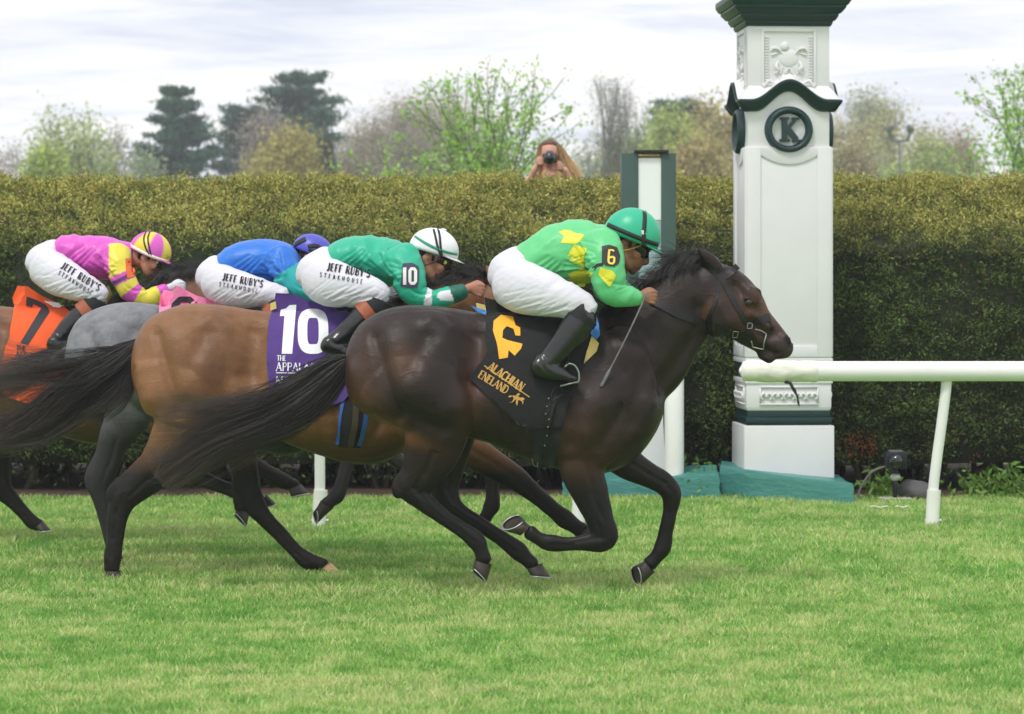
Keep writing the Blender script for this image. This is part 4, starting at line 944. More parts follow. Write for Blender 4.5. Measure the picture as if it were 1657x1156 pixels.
# front horse
L6 = [([(632, 600, -.14, 70, .13), (666, 626, -.18, 72, .135), (704, 648, -.20, 62, .11), (708, 690, -.19, 54, .09), (697, 732, -.17, 46, .07), (680, 768, -.155, 33, .054), (667, 790, -.15, 25, .043), (686, 812, -.15, 17, .034), (716, 836, -.145, 13, .028), (748, 858, -.14, 13, .027), (770, 875, -.14, 16, .031), (779, 892, -.14, 12.5, .027), (783, 908, -.14, 13.5, .03)],
       HK(637, 785, 680, 735, -.155), ((796, 914), (764, 904), (787, 942), (762, 917)), -.14, .25),
      ([(650, 600, .13, 66, .12), (690, 640, .17, 62, .115), (728, 668, .18, 46, .09), (730, 706, .17, 40, .075), (724, 752, .16, 30, .055), (720, 790, .155, 24, .043), (736, 822, .15, 15.5, .033), (772, 846, .15, 13, .028), (812, 872, .15, 13, .027), (838, 892, .15, 16, .031), (852, 905, .15, 12.5, .027), (862, 914, .15, 13.5, .03)],
       HK(700, 786, 722, 745, .155), ((877, 912), (849, 921), (891, 934), (853, 931)), .15, .1),
      ([(985, 560, -.13, 55, .06), (1015, 640, -.155, 50, .075), (968, 700, -.17, 50, .08), (942, 750, -.165, 38, .064), (955, 798, -.16, 30, .052), (971, 842, -.155, 23, .043), (977, 872, -.15, 21, .04), (930, 880, -.15, 11.5, .028), (892, 879, -.15, 14, .031), (872, 872, -.15, 11.5, .027), (856, 861, -.15, 13, .03)],
       [(980, 855, -.15, 14, .03), (988, 874, -.15, 11, .03), (972, 884, -.15, 10, .03), (952, 882, -.15, 10, .028)], ((842, 867), (860, 849), (811, 856), (850, 837)), -.15, .55),
      ([(1010, 580, .13, 55, .06), (1020, 650, .14, 52, .08), (990, 708, .16, 46, .08), (1012, 745, .155, 30, .058), (1045, 767, .15, 21.5, .046), (1073, 782, .145, 19, .04), (1086, 800, .14, 17.5, .038), (1084, 830, .14, 12.5, .028), (1077, 862, .14, 12.5, .028), (1072, 886, .14, 15, .031), (1061, 902, .14, 12, .027), (1051, 914, .14, 13, .03)],
       None, ((1060, 926), (1040, 905), (1034, 949), (1027, 912)), .14, .5)]
BLK = (lin(24, 21, 21), lin(92, 80, 74))
PHI = {}
tail6 = [([(563, 580, 7), (543, 598, 25), (495, 638, 38), (445, 670, 38), (392, 696, 36), (345, 718, 34), (300, 752, 22), (262, 784, 9)], 2700, dict(seed=3, curl=.022, lat=.07, K=18)),
         ([(548, 585, 12), (490, 618, 20), (420, 650, 20), (340, 668, 22), (250, 664, 22)], 700, dict(seed=4, clump=46, curl=.03, lat=.07, r0=.0011, short=.6)),
         ([(440, 680, 20), (360, 715, 26), (300, 735, 30), (240, 745, 30)], 500, dict(seed=5, clump=40, curl=.03, lat=.07, r0=.0011, short=.6))]
H6, B6, dX6 = horse('dark brown racehorse leading the others, nose level with the white pillar', 16.0, 557, L6, coat_dark, False, 'dark_coat', .43, tail6, 2600, BLK, seed=1)
# second horse: bay with the purple number cloth
L10 = [([(285, 590, -.14, 70, .13), (296, 640, -.18, 70, .125), (300, 685, -.185, 54, .1), (276, 732, -.17, 42, .07), (236, 776, -.16, 28, .05), (204, 803, -.15, 23, .042), (191, 832, -.15, 18.5, .034), (186, 872, -.15, 14, .03), (182, 902, -.15, 15, .032), (181, 916, -.15, 13, .03), (181, 922, -.15, 13.5, .03)],
        HK(177, 795, 236, 745, -.155), ((196, 924), (168, 922), (204, 940), (166, 940)), -.14, .05),
       ([(350, 600, .13, 62, .12), (380, 650, .17, 58, .11), (387, 690, .175, 42, .08), (391, 735, .17, 26, .06), (398, 775, .16, 23, .048), (406, 806, .155, 21, .04), (426, 836, .15, 15, .033), (453, 864, .15, 12.5, .028), (480, 893, .15, 12.5, .028), (497, 907, .15, 15, .031), (512, 911, .15, 11.5, .027), (525, 916, .15, 12, .03)],
        HK(381, 806, 386, 760, .155), ((534, 909), (518, 922), (558, 932), (527, 932)), .15, .05),
       ([(640, 560, -.13, 50, .06), (660, 620, -.15, 50, .08), (676, 668, -.17, 46, .085), (708, 700, -.17, 35, .07), (755, 726, -.165, 27, .054), (800, 753, -.16, 24, .046), (835, 775, -.155, 20, .04), (866, 800, -.15, 15, .03), (895, 825, -.15, 13.5, .028), (914, 840, -.15, 16, .031), (930, 851, -.15, 13, .027), (943, 860, -.15, 14, .03)],
        None, ((956, 849), (935, 867), (967, 871), (938, 873)), -.15, .05),
       ([(650, 570, .13, 50, .06), (680, 625, .15, 48, .08), (700, 680, .16, 40, .07), (745, 712, .155, 27, .054), (785, 738, .15, 20, .042), (799, 757, .15, 17, .037), (797, 785, .145, 12, .028), (797, 810, .145, 13, .03), (795, 820, .145, 14.5, .031), (789, 832, .145, 11.5, .027), (785, 839, .145, 12, .028)],
        None, ((795, 843), (776, 834), (779, 862), (768, 842)), .145, .4)]
tail10 = [([(226, 553, 6), (206, 574, 20), (184, 596, 31), (148, 622, 38), (105, 652, 36), (60, 684, 34), (10, 704, 27), (-45, 720, 16)], 2900, dict(seed=13, curl=.014, lat=.07)),
          ([(224, 556, 6), (200, 576, 16), (160, 590, 26), (100, 602, 34), (30, 606, 44), (-50, 608, 50)], 520, dict(seed=14, clump=34, curl=.03, lat=.08, r0=.0012, short=.4)),
          ([(214, 575, 14), (200, 620, 26), (170, 655, 26), (140, 680, 18)], 500, dict(seed=15, clump=24, curl=.02, lat=.05, r0=.0012, short=.5))]
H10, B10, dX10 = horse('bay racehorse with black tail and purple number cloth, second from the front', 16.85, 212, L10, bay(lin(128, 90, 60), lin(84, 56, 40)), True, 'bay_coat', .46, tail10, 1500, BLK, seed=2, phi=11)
# third horse: grey
L8 = [([(185, 590, -.13, 62, .12), (203, 632, -.17, 62, .115), (206, 668, -.18, 42, .09), (185, 713, -.17, 26, .062), (171, 755, -.16, 22, .048), (160, 785, -.15, 19, .04), (165, 812, -.15, 14, .033), (174, 850, -.15, 12.5, .029), (182, 876, -.15, 14, .031), (184, 889, -.15, 12, .028), (186, 897, -.15, 12.5, .03)],
       HK(141, 774, 164, 735, -.155), ((197, 897), (175, 893), (200, 909), (174, 908)), -.15, .05),
      ([(225, 590, .13, 58, .12), (265, 640, .17, 54, .1), (285, 675, .175, 38, .08), (290, 710, .17, 28, .06), (292, 740, .16, 22, .046), (302, 762, .155, 19, .04), (330, 776, .15, 14, .032), (365, 790, .15, 11.5, .028), (395, 801, .15, 13.5, .031), (411, 806, .15, 11, .027), (422, 810, .15, 11.5, .028)],
       None, ((431, 799), (423, 818), (447, 816), (428, 821)), .15, .05),
      ([(520, 570, -.13, 48, .06), (540, 625, -.15, 48, .085), (520, 670, -.165, 42, .075), (540, 697, -.16, 27, .055), (561, 713, -.155, 18, .04), (568, 730, -.15, 16, .037), (560, 755, -.15, 11.5, .028), (552, 785, -.15, 11.5, .028), (545, 802, -.15, 13, .031), (535, 811, -.15, 10.5, .027), (529, 816, -.15, 12, .029)],
       None, ((540, 822), (516, 808), (513, 847), (511, 823)), -.15, .35),
      ([(530, 570, .13, 48, .06), (560, 635, .14, 44, .08), (577, 680, .16, 35, .065), (610, 713, .155, 21, .048), (640, 741, .15, 14, .038), (665, 762, .15, 12, .03), (690, 785, .145, 11, .028), (705, 798, .145, 12.5, .03), (714, 803, .145, 10.5, .027), (721, 808, .145, 11, .028)],
       None, ((729, 799), (717, 815), (740, 817), (721, 821)), .145, .05)]
GRYH = (lin(58, 56, 56), lin(120, 114, 108))
tail8 = [([(108, 562, 10), (80, 582, 20), (40, 602, 28), (-10, 622, 30), (-60, 640, 18)], 700, dict(seed=23, curl=.022, lat=.07, clump=40, r0=.0013))]
H8, B8, dX8 = horse('dappled grey racehorse with a pink number cloth, third from the front', 17.8, 105, L8, coat_grey, False, 'grey_coat', .5, tail8, 1200, BLK, var=.1, seed=3, phi=9)
# fourth horse: bright bay, hindquarters outside the picture
L7 = [([(-105, 590, -.13, 60, .12), (-100, 640, -.17, 60, .11), (-108, 690, -.175, 42, .085), (-150, 740, -.17, 28, .06), (-185, 775, -.155, 20, .04), (-190, 810, -.15, 14, .032), (-192, 845, -.15, 12.5, .03), (-193, 858, -.15, 13.5, .031), (-192, 866, -.15, 12, .03), (-192, 870, -.15, 12.5, .03)],
       None, ((-180, 868), (-204, 866), (-176, 882), (-206, 882)), -.15, .05),
      ([(-40, 590, .13, 55, .12), (-18, 640, .17, 50, .1), (-10, 690, .17, 38, .08), (-4, 732, .165, 23, .055), (-2, 768, .16, 20, .045), (4, 792, .155, 18, .04), (22, 812, .15, 13, .032), (42, 834, .15, 11.5, .029), (52, 845, .15, 12.5, .03), (58, 848, .15, 11, .027), (63, 850, .15, 11.5, .028)],
       None, ((69, 843), (56, 855), (82, 858), (62, 860)), .15, .05),
      ([(205, 560, -.13, 46, .06), (222, 605, -.15, 46, .085), (237, 648, -.165, 40, .08), (268, 680, -.165, 32, .065), (310, 700, -.16, 24, .052), (350, 718, -.155, 21, .045), (382, 733, -.15, 18, .039), (411, 752, -.15, 14, .031), (438, 767, -.15, 12.5, .028), (457, 778, -.15, 13.5, .031), (470, 784, -.15, 11, .027), (478, 788, -.15, 12, .028)],
       None, ((487, 783), (463, 794), (500, 798), (467, 805)), -.15, .1),
      ([(215, 570, .13, 46, .06), (235, 620, .14, 44, .08), (250, 665, .155, 36, .065), (290, 690, .15, 25, .05), (345, 712, .145, 18, .04), (397, 742, .14, 15.5, .037), (403, 770, .14, 11, .028), (404, 795, .14, 12, .03), (398, 810, .14, 10.5, .027), (393, 819, .14, 12, .028)],
       None, ((403, 834), (382, 815), (399, 852), (377, 827)), .14, .3)]
tail7 = [([(-168, 560, 12), (-200, 600, 28), (-260, 650, 34), (-330, 690, 20)], 900, dict(seed=33, curl=.014, lat=.07))]
H7, B7, dX7 = horse('chestnut bay racehorse in an orange number cloth at the back, half outside the picture', 18.9, -172, L7, bay(lin(124, 86, 64), lin(84, 54, 40)), False, 'chestnut_coat', .45, tail7, 2600, BLK, seed=4, phi=7)
# ------------------------------------------------------------------ lettering: stroke glyphs (x right, y up, height 1)
def arc(cx, cy, rx, ry, a0, a1, n=9): return [(cx + rx * math.cos(R(a)), cy + ry * math.sin(R(a))) for a in np.linspace(a0, a1, n)]
# (points, weight 1 thick / 0 thin)
GL = {
 'A': (.8, [([(.04, 0), (.4, 1)], 0), ([(.38, 1), (.76, 0)], 1), ([(.17, .33), (.64, .33)], 0)]), 'P': (.64, [([(.12, 0), (.12, 1)], 1), ([(.12, .97)] + arc(.36, .74, .24, .23, 90, -90) + [(.12, .51)], 0)]),
 'L': (.6, [([(.12, 0), (.12, 1)], 1), ([(.12, .03), (.56, .03), (.57, .2)], 0)]), 'C': (.74, [(arc(.42, .5, .34, .47, 50, 310, 15), .6)]), 'H': (.8, [([(.12, 0), (.12, 1)], 1), ([(.68, 0), (.68, 1)], 1), ([(.12, .5), (.68, .5)], 0)]),
 'I': (.34, [([(.17, 0), (.17, 1)], 1)]), 'N': (.8, [([(.12, 0), (.12, 1)], 0), ([(.68, 0), (.68, 1)], 0), ([(.12, 1), (.68, 0)], 1)]), 'E': (.62, [([(.12, 0), (.12, 1)], 1), ([(.12, .97), (.55, .97)], 0), ([(.12, .52), (.45, .52)], 0), ([(.12, .03), (.56, .03)], 0)]),
 'K': (.72, [([(.12, 0), (.12, 1)], 1), ([(.62, 1), (.14, .45)], 0), ([(.28, .6), (.68, 0)], 1)]), 'D': (.76, [([(.12, 0), (.12, 1)], 1), ([(.12, .97)] + arc(.32, .5, .36, .47, 90, -90, 13) + [(.12, .03)], .4)]),
 'T': (.7, [([(.35, 0), (.35, 1)], 1), ([(.04, .82), (.04, .97), (.66, .97), (.66, .82)], 0)]), 'R': (.7, [([(.12, 0), (.12, 1)], 1), ([(.12, .97)] + arc(.36, .75, .24, .22, 90, -90) + [(.12, .53)], 0), ([(.34, .53), (.66, 0)], 1)]),
 'U': (.74, [([(.12, 1), (.12, .3)] + arc(.37, .28, .25, .27, 180, 270, 6), 1), (arc(.37, .28, .25, .27, 270, 360, 6) + [(.62, 1)], 0)]), 'B': (.66, [([(.12, 0), (.12, 1)], 1), ([(.12, .97)] + arc(.34, .76, .22, .21, 90, -90) + [(.12, .54)], 0), ([(.14, .53)] + arc(.36, .28, .25, .25, 90, -90) + [(.12, .03)], .3)]),
 'Y': (.72, [([(.04, 1), (.36, .45)], 1), ([(.68, 1), (.36, .45)], 0), ([(.36, 0), (.36, .46)], 1)]), 'S': (.58, [(arc(.3, .74, .22, .23, 30, 270, 10) + arc(.28, .26, .24, .25, 90, -150, 10), .6)]), 'O': (.82, [(arc(.41, .5, .34, .47, 90, 270, 11), .9), (arc(.41, .5, .34, .47, 270, 450, 11), .9)]),
 'F': (.58, [([(.12, 0), (.12, 1)], 1), ([(.12, .97), (.55, .97)], 0), ([(.12, .52), (.44, .52)], 0)]), 'J': (.5, [([(.36, 1), (.36, .25)] + arc(.2, .2, .16, .18, 0, -140, 7), 1)]), "'": (.25, [([(.12, 1), (.1, .72)], 1)]), ' ': (.4, []), }
def stroke2d(pts, wdt, res=3.0):
    P = np.array(pts, float); A = [P[0]]
    for a, b in zip(P[:-1], P[1:]):
        n = max(1, int(np.hypot(*(b - a)) / res)); A += [a + (b - a) * k / n for k in range(1, n + 1)]
    A = np.array(A); T = np.gradient(A, axis=0); T /= np.linalg.norm(T, axis=1)[:, None] + 1e-9; N_ = np.stack([-T[:, 1], T[:, 0]], 1) * wdt / 2
    V = np.empty((2 * len(A), 2)); V[0::2] = A + N_; V[1::2] = A - N_
    return V, [(2 * i, 2 * i + 1, 2 * i + 3, 2 * i + 2) for i in range(len(A) - 1)]
def draw(mb, V2, F2, Y, bvh, off, thick=.0012):
    V, F = drape(np.asarray(V2), F2, Y, bvh, off, 0, 0, 1, thick); mb.add(V, F)
def write(mb, text, x, y, h, ang, Y, bvh, off, thick=.2, thin=.075, serif=True, track=.06, sq=1.0, shear=0.0, fit=None):
    if fit: track = (fit / h - sum(GL[c][0] * sq for c in text)) / len(text)
    c, s = math.cos(R(ang)), math.sin(R(ang)); cx = 0; k = 0
    def M(p): u, v = (p[0] * sq + cx + shear * p[1]) * h, -p[1] * h; return (x + u * c - v * s, y + u * s + v * c)
    for ch in text:
        wd, st = GL[ch]
        for pts, wt in st:
            V, F = stroke2d([M(p) for p in pts], h * (thin + (thick - thin) * wt), 2.2); draw(mb, V, F, Y, bvh, off + .00012 * (k % 7)); k += 1
            if serif and wt >= 0 and len(pts) == 2 and abs(pts[0][1] - pts[1][1]) > .6:
                for q in pts:
                    V, F = stroke2d([M((q[0] - .11, abs(q[1] - .03))), M((q[0] + .11, abs(q[1] - .03)))], h * thin, 2.2); draw(mb, V, F, Y, bvh, off + .00012 * (k % 7) + .0001); k += 1
        cx += wd * sq + track
    return cx * h
def poly(mb, P, Y, bvh, off, res=4.0): V, F = fill2d(P, res); draw(mb, V, F, Y, bvh, off)

# ------------------------------------------------------------------ saddles with number cloths, bridles
def cloth_mat(name, col, **k): return mat(name, lin(*col), .85, var=.10, vscale=10, bump=.003, bscale=45, sheen=.15, **k)
def cloth(name, root, P, Y, bvh, m, off=.012, wr=.010, seed=0., res=5.5, ws=7.0, thick=.006):
    V2, F2 = fill2d(P, res); V, F = drape(V2, F2, Y, bvh, off, wr, seed, ws, thick)
    o = build(name, V, F, m, root); o.data.set_sharp_from_angle(angle=R(60)); return o
def band(name, root, pts, wpx, Y, bvh, m, off=.004, thick=.004, res=3.5):
    A = crom(np.array(pts, float), 6) if len(pts) > 2 else np.array(pts, float)
    V2, F2 = stroke2d(A, wpx * 1.2, res); mb = MB(); V, F = drape(V2, F2, Y, bvh, off, 0, 0, 1, thick); mb.add(V, F); return mb.build(name, m, root, smooth=False)
mLea = mat('black_leather', lin(26, 24, 24), .42, var=.2, vscale=30, bump=.001, bscale=200, spec=.4); mBr = mat('brown_leather', lin(112, 62, 38), .45, var=.2, vscale=30)
mSteel = mat('bit_steel', lin(176, 176, 172), .3, metal=.9)
def tpx(p, dX, Y):
    p = bend2(p, PHI[round(dX, 6)])
    return (828.5 + (xpx(p[0], 16) + dX) * FPX / Y, HZN + (p[1] - HZN) * 16 / Y)
def saddle(label, Y, dX, P, m, body, seed): 
    c = tpx((860, 500), dX, Y); w = px(*c, Y); r = empty('racing_saddle', w, label, 'saddle', 'racing saddles with number cloths'); bv = bvh_of(body)
    o = cloth('number_cloth', r, P, Y, bv, m, seed=seed)
    return r, o, bvh_of(body, o)
def seat(r, dX, Y, m=None):
    sh = [ltube([(845, 513, 0, 7, .05), (865, 513, 0, 7, .06), (895, 510, 0, 7, .06), (935, 503, 0, 8, .06), (954, 496, 0, 8, .06)], 16.0)]
    o = fuse('seat', [(V + np.array((dX, Y - 16, 0)), F) for V, F in sh], .009, 3, mLea, r)
def girth(r, P, Y, bv, m, edge=None):
    g = cloth('girth', r, P, Y, bv, m, off=.009, wr=.002)
    return g
def bridle(label, Y, dX, body, m, rein_from):
    q = lambda L: [tpx(p, dX, Y) for p in L]; k = 16 / Y; w = px(*tpx((1180, 470), dX, Y), Y)
    r = empty('bridle', w, label, 'bridle', 'bridles'); bv = bvh_of(body)
    band('headpiece', r, q([(1122, 418), (1140, 427), (1155, 438), (1167, 451)]), 9 * k, Y, bv, m); band('browband', r, q([(1166, 452), (1178, 445), (1193, 432)]), 8 * k, Y, bv, m, .006)
    band('cheekpiece', r, q([(1166, 449), (1178, 470), (1189, 491), (1201, 511), (1211, 528)]), 7 * k, Y, bv, m, .0065); band('throatlatch', r, q([(1164, 453), (1161, 475), (1155, 497), (1147, 516), (1146, 530)]), 5 * k, Y, bv, m, .005)
    band('noseband', r, q([(1212, 526), (1226, 519.5), (1236, 516), (1245, 513.5)]), 10 * k, Y, bv, m, .007); band('chin_strap', r, q([(1213, 532), (1206, 546), (1198, 554)]), 7 * k, Y, bv, m, .0075); band('chin_strap', r, q([(1240, 538), (1238, 552), (1230, 570)]), 3.5 * k, Y, bv, m, .005); band('nose_strap', r, q([(1243, 516), (1249, 527), (1251, 537)]), 3 * k, Y, bv, m, .005)
    bvb = bv; mb = MB()
    D = q([(1221, 534), (1239, 538), (1234, 564), (1219, 560), (1216, 551)])
    Pn = drape(np.array(stroke2d(D, .8, 3)[0]), [], Y, bvb, .012, 0, 0, 1, .001)[0]; n = len(Pn) // 2; Pn = (Pn[0:n:2] + Pn[1:n:2]) / 2; mb.tube(Pn, .0038, 8)
    mb.build('bit_ring', mSteel, r, smooth=True)
    for (cx, cy) in ((1212, 527), (1190, 539)):
        mb = MB(); B = q([(cx - 4, cy - 5), (cx + 4, cy - 4), (cx + 3, cy + 5), (cx - 4, cy + 4), (cx - 4, cy - 5)]); Pn = drape(np.array(stroke2d(B, .8, 2)[0]), [], Y, bvb, .014, 0, 0, 1, .001)[0]; n = len(Pn) // 2; mb.tube((Pn[0:n:2] + Pn[1:n:2]) / 2, .0022, 6); mb.build('buckle', mSteel, r, smooth=True)
    a = tpx((1221, 553), dX, Y); b = tpx((1188, 540), dX, Y); c = tpx((1140, 523), dX, Y); d = rein_from; e = ((c[0] * .55 + d[0] * .45), (c[1] * .55 + d[1] * .45 + 3))
    bvb = bvh_of(body); band('rein', r, [a, b, c, e, d], 11 * k, Y, bvb, m, .012, .005); adopt(r)
    return r
# front horse
bl = cloth_mat('cloth_black', (15, 15, 18)); gold = mat('gold_print', lin(238, 176, 44), .7, var=.08, vscale=20)
S6, C6, bv = saddle('black number cloth and saddle with gold lettering on the dark brown horse', 16.0, dX6, [(784, 487), (786, 505), (787, 530), (793, 572), (783, 588), (757, 606), (757, 617), (782, 634), (806, 652), (838, 684), (866, 692), (905, 690), (925, 640), (945, 592), (958, 545), (960, 514), (920, 508), (870, 508), (830, 500)], bl, B6, 1.0)
seat(S6, dX6, 16.0)
cloth('girth', S6, [(862, 686), (862, 720), (866, 750), (884, 758), (897, 752), (904, 715), (912, 680)], 16.0, bvh_of(B6), bl, off=.010, wr=.003, seed=5)
mb = MB(); poly(mb, [(799, 520), (810.5, 510.6), (830, 513), (834, 527), (841.6, 531), (842, 544), (834, 543.6), (831, 533), (820, 528.5), (814, 535), (813, 547), (821, 551), (845.5, 557), (843, 565), (833, 576), (823, 567), (822, 579), (808, 581.5), (805, 558.6), (798, 535)], 16, bv, .0035); mb.build('number', gold, S6)
gold2 = mat('gold_lettering', lin(206, 160, 84), .6)
mb = MB(); write(mb, 'ALACHIAN', 788, 597, 14.5, 34.5, 16, bv, .003, .2, .085, track=.02, sq=.78); V, F = stroke2d([(784, 592), (857, 643)], 1.6); draw(mb, V, F, 16, bv, .003); write(mb, 'ENELAND', 773, 610.5, 13.5, 31.5, 16, bv, .003, .17, .08, track=-.01, sq=.80)
for k_, P_ in enumerate(([(830, 640), (838, 641), (843, 645), (841, 648), (834, 646), (830, 643)], [(841, 644), (846, 643), (849, 646), (847, 648), (843, 647)], [(831, 641), (825, 640), (822, 643), (826, 643)], [(832, 644), (829, 650), (824, 652), (830, 651), (835, 646)], [(836, 646), (835, 652), (837, 657), (838.5, 652), (839, 647)], [(840, 647), (845, 650), (846, 655), (847.5, 650), (843, 646)], [(835, 640), (839, 636), (842, 638), (839, 641)])): poly(mb, P_, 16, bv, .003 + .0003 * k_, 3)
mb.build('lettering', gold2, S6)
yel, blu = cloth_mat('foam_yellow', (220, 196, 120)), cloth_mat('towel_blue', (70, 136, 206))
cloth('foam_pad', S6, [(958, 545), (970, 557), (966, 570), (944, 590), (948, 572)], 16.0, bv, yel, .012, .003, 2, 4); cloth('towel', S6, [(957, 512), (964, 516), (971, 545), (966, 552), (956, 543), (951, 530)], 16.0, bv, blu, .014, .005, 3, 4)
cloth('foam_pad', S6, [(770, 494), (784, 497), (788, 508), (772, 504)], 16.0, bv, yel, .010, .002, 4, 4); cloth('towel', S6, [(763, 499), (774, 503), (788, 508), (786, 513), (771, 507)], 16.0, bv, blu, .012, .003, 5, 4)
b2 = bvh_of(B6, C6)
mb = MB()                                       # girth straps with their holes and hanging loop
V, F = stroke2d(crom(np.array([(898, 640), (893, 665), (888, 690), (884, 715), (879, 742)], float), 5), 5.5); draw(mb, V, F, 16, b2, .016, .003); V, F = stroke2d(crom(np.array([(890, 650), (884, 680), (880, 705)], float), 5), 4.5); draw(mb, V, F, 16, b2, .013, .003); mb.build('girth_strap', mLea, S6)
def proj(pts, Y, b, off, m, name, root, r):
    A = crom(np.array(pts, float), 5); Pn = drape(np.array(stroke2d(A, .8, 2)[0]), [], Y, b, off, 0, 0, 1, .001)[0]; n = len(Pn) // 2; mb = MB(); mb.tube((Pn[0:n:2] + Pn[1:n:2]) / 2, r, 8); return mb.build(name, m, root, smooth=True)
proj([(893, 652), (892, 638), (897, 629), (904, 630), (907, 637), (900, 645), (893, 650)], 16, b2, .02, mLea, 'strap_loop', S6, .004)
for (a, b_) in ((888, 645), (884, 658), (882, 669), (889, 678), (886, 690), (884, 703), (881, 718)):
    h = drape(np.array([(a, b_), (a + 1, b_), (a, b_ + 1)]), [], 16, b2, .021, 0, 0, 1, .001)[0][0]; build('stud', *ellipsoid(h, (.004, .004, .004), None, 8, 6), mSteel, S6)
proj([(863, 737), (865, 746), (871, 749), (872, 743)], 16, b2, .022, mSteel, 'buckle', S6, .003)
YS = 15.655                                      # stirrup hangs beside the girth, under the boot
mb = MB(); mb.tube([px(919, 555, YS + .03), px(919, 590, YS)], .004, 8, flat=.012); mb.build('stirrup_leather', mLea, S6, smooth=True)
st = [px(*p, YS) for p in ((914, 594), (921, 589), (930, 592), (936, 602), (937, 614), (935, 620))]; mb = MB(); mb.tube(crom(np.array(st), 4), .0055, 8); mb.tube([px(936, 618, YS), px(922, 621, YS), px(907, 625, YS)], .006, 8, flat=.03); mb.build('stirrup', mat('alloy', lin(150, 156, 150), .35, metal=.7), S6, smooth=True)
adopt(S6)
bridle('black leather bridle on the dark brown horse with steel bit ring', 16.0, dX6, B6, mLea, (1054, 486))
# bay horse, purple cloth
pur, wht = cloth_mat('cloth_purple', (80, 52, 128)), mat('white_print', lin(236, 236, 240), .7)
S10, C10, bv = saddle('purple number cloth with a white 10 on the bay horse', 16.85, dX10, [(446, 480), (468, 481), (494, 491), (523, 498), (555, 505), (580, 520), (590, 560), (580, 620), (560, 650), (520, 660), (470, 645), (437, 626), (435, 602), (435, 564), (437, 521), (443, 499)], pur, B10, 2.0)
seat(S10, dX10, 16.85)
mb = MB(); poly(mb, [(468.5, 494), (479.6, 493.5), (473, 573), (456, 573), (460.4, 512), (453, 512.6), (454, 501.6), (462.6, 499.4)], 16.85, bv, .003)
A = [(506.5 + 17 * np.sign(math.cos(t)) * abs(math.cos(t)) ** .62, 536.5 + 29 * np.sign(math.sin(t)) * abs(math.sin(t)) ** .62) for t in np.linspace(0, 2 * math.pi + .06, 40)]
V, F = stroke2d(A, 15.5, 3); draw(mb, V, F, 16.85, bv, .003); mb.build('number', wht, S10)
mb = MB(); write(mb, 'THE', 448, 584, 8.5, 3, 16.85, bv, .0055, .17, .085, track=.03, sq=.82); write(mb, 'APPALACHIAN', 447, 600.5, 13.5, 1.5, 16.85, bv, .0055, .16, .08, track=.10, sq=.80); V, F = stroke2d([(447, 603.5), (565, 606)], 1.5); draw(mb, V, F, 16.85, bv, .003); write(mb, 'KEENELAND', 447, 620, 11, 2, 16.85, bv, .003, .2, .09, track=.05, sq=.9); mb.build('lettering', wht, S10)
bg10 = bvh_of(B10)
g = cloth('girth', S10, [(556, 640), (549, 670), (546, 700), (549, 722), (583, 724), (590, 700), (593, 665), (592, 640)], 16.85, bg10, bl, .010, .002, 7)
band('girth_piping', S10, [(557, 650), (551, 680), (546, 718)], 5, 16.85, bg10, mat('piping_blue', lin(54, 104, 190), .5), .016); band('girth_piping', S10, [(592, 660), (589, 685), (581, 720)], 5, 16.85, bg10, MATS['piping_blue'], .016); band('girth_strap', S10, [(577, 655), (574, 690), (567, 722)], 7, 16.85, bg10, mat('strap_tan', lin(74, 62, 48), .6), .017)
cloth('foam_pad', S10, [(437, 491), (445, 488), (447, 500), (438, 503)], 16.85, bv, yel, .014, .002, 4, 4)
adopt(S10)
bridle('brown bridle on the bay horse, hidden behind the leading rider', 16.85, dX10, B10, mBr, (775, 476))
# grey horse, pink cloth
pnk = cloth_mat('cloth_pink', (244, 140, 184)); ink = mat('dark_print', lin(44, 42, 50), .7)
S8, C8, bv = saddle('pink number cloth with a dark numeral on the grey horse', 17.8, dX8, [(266, 465), (290, 469), (318, 484), (345, 492), (350, 560), (320, 630), (270, 635), (250, 580), (254, 520), (259, 481)], pnk, B8, 3.0); seat(S8, dX8, 17.8)
mb = MB()
for (cx, cy) in ((299, 502), (293, 538)):
    A = [(cx + 17 * a, cy + 17 * b_) for a, b_ in ((1, .45), (1, -.45), (.45, -1), (-.45, -1), (-1, -.45), (-1, .45), (-.45, 1), (.45, 1), (1, .45), (1, .3))]; V, F = stroke2d(A, 10, 3); draw(mb, V, F, 17.8, bv, .003 + .0004 * (cy > 510))
mb.build('number', ink, S8); cloth('girth', S8, [(440, 640), (436, 690), (440, 715), (470, 715), (474, 680), (470, 640)], 17.8, bvh_of(B8), bl, .010, .002, 8); adopt(S8)
bridle('brown bridle on the grey horse', 17.8, dX8, B8, mBr, (545, 478))
# chestnut bay horse, orange cloth
org = cloth_mat('cloth_orange', (236, 92, 36))
S7, C7, bv = saddle('orange number cloth with a black 7 at the left edge of the picture', 18.9, dX7, [(28, 468), (45, 469), (72, 486), (104, 502), (125, 515), (128, 560), (122, 610), (95, 645), (60, 655), (8, 640), (4, 595), (13, 564), (20, 548), (23, 500), (20, 487)], org, B7, 4.0); seat(S7, dX7, 18.9)
mb = MB(); poly(mb, [(43, 480), (42, 495), (52, 497.6), (54, 492), (67, 499), (32.7, 555.5), (45.5, 558.5), (80.6, 505), (77, 497), (72, 492), (60, 486)], 18.9, bv, .003); mb.build('number', ink, S7)
mb = MB(); write(mb, 'THE', 26, 567, 8.5, 6, 18.9, bv, .003, .22, .1, track=0, sq=.9); write(mb, 'APPALACHIAN', 24, 581, 12.5, 5, 18.9, bv, .003, .2, .09, track=0, sq=.8); mb.build('lettering', ink, S7)
cloth('girth', S7, [(165, 620), (160, 670), (165, 690), (192, 690), (196, 660), (194, 620)], 18.9, bvh_of(B7), bl, .010, .002, 9)
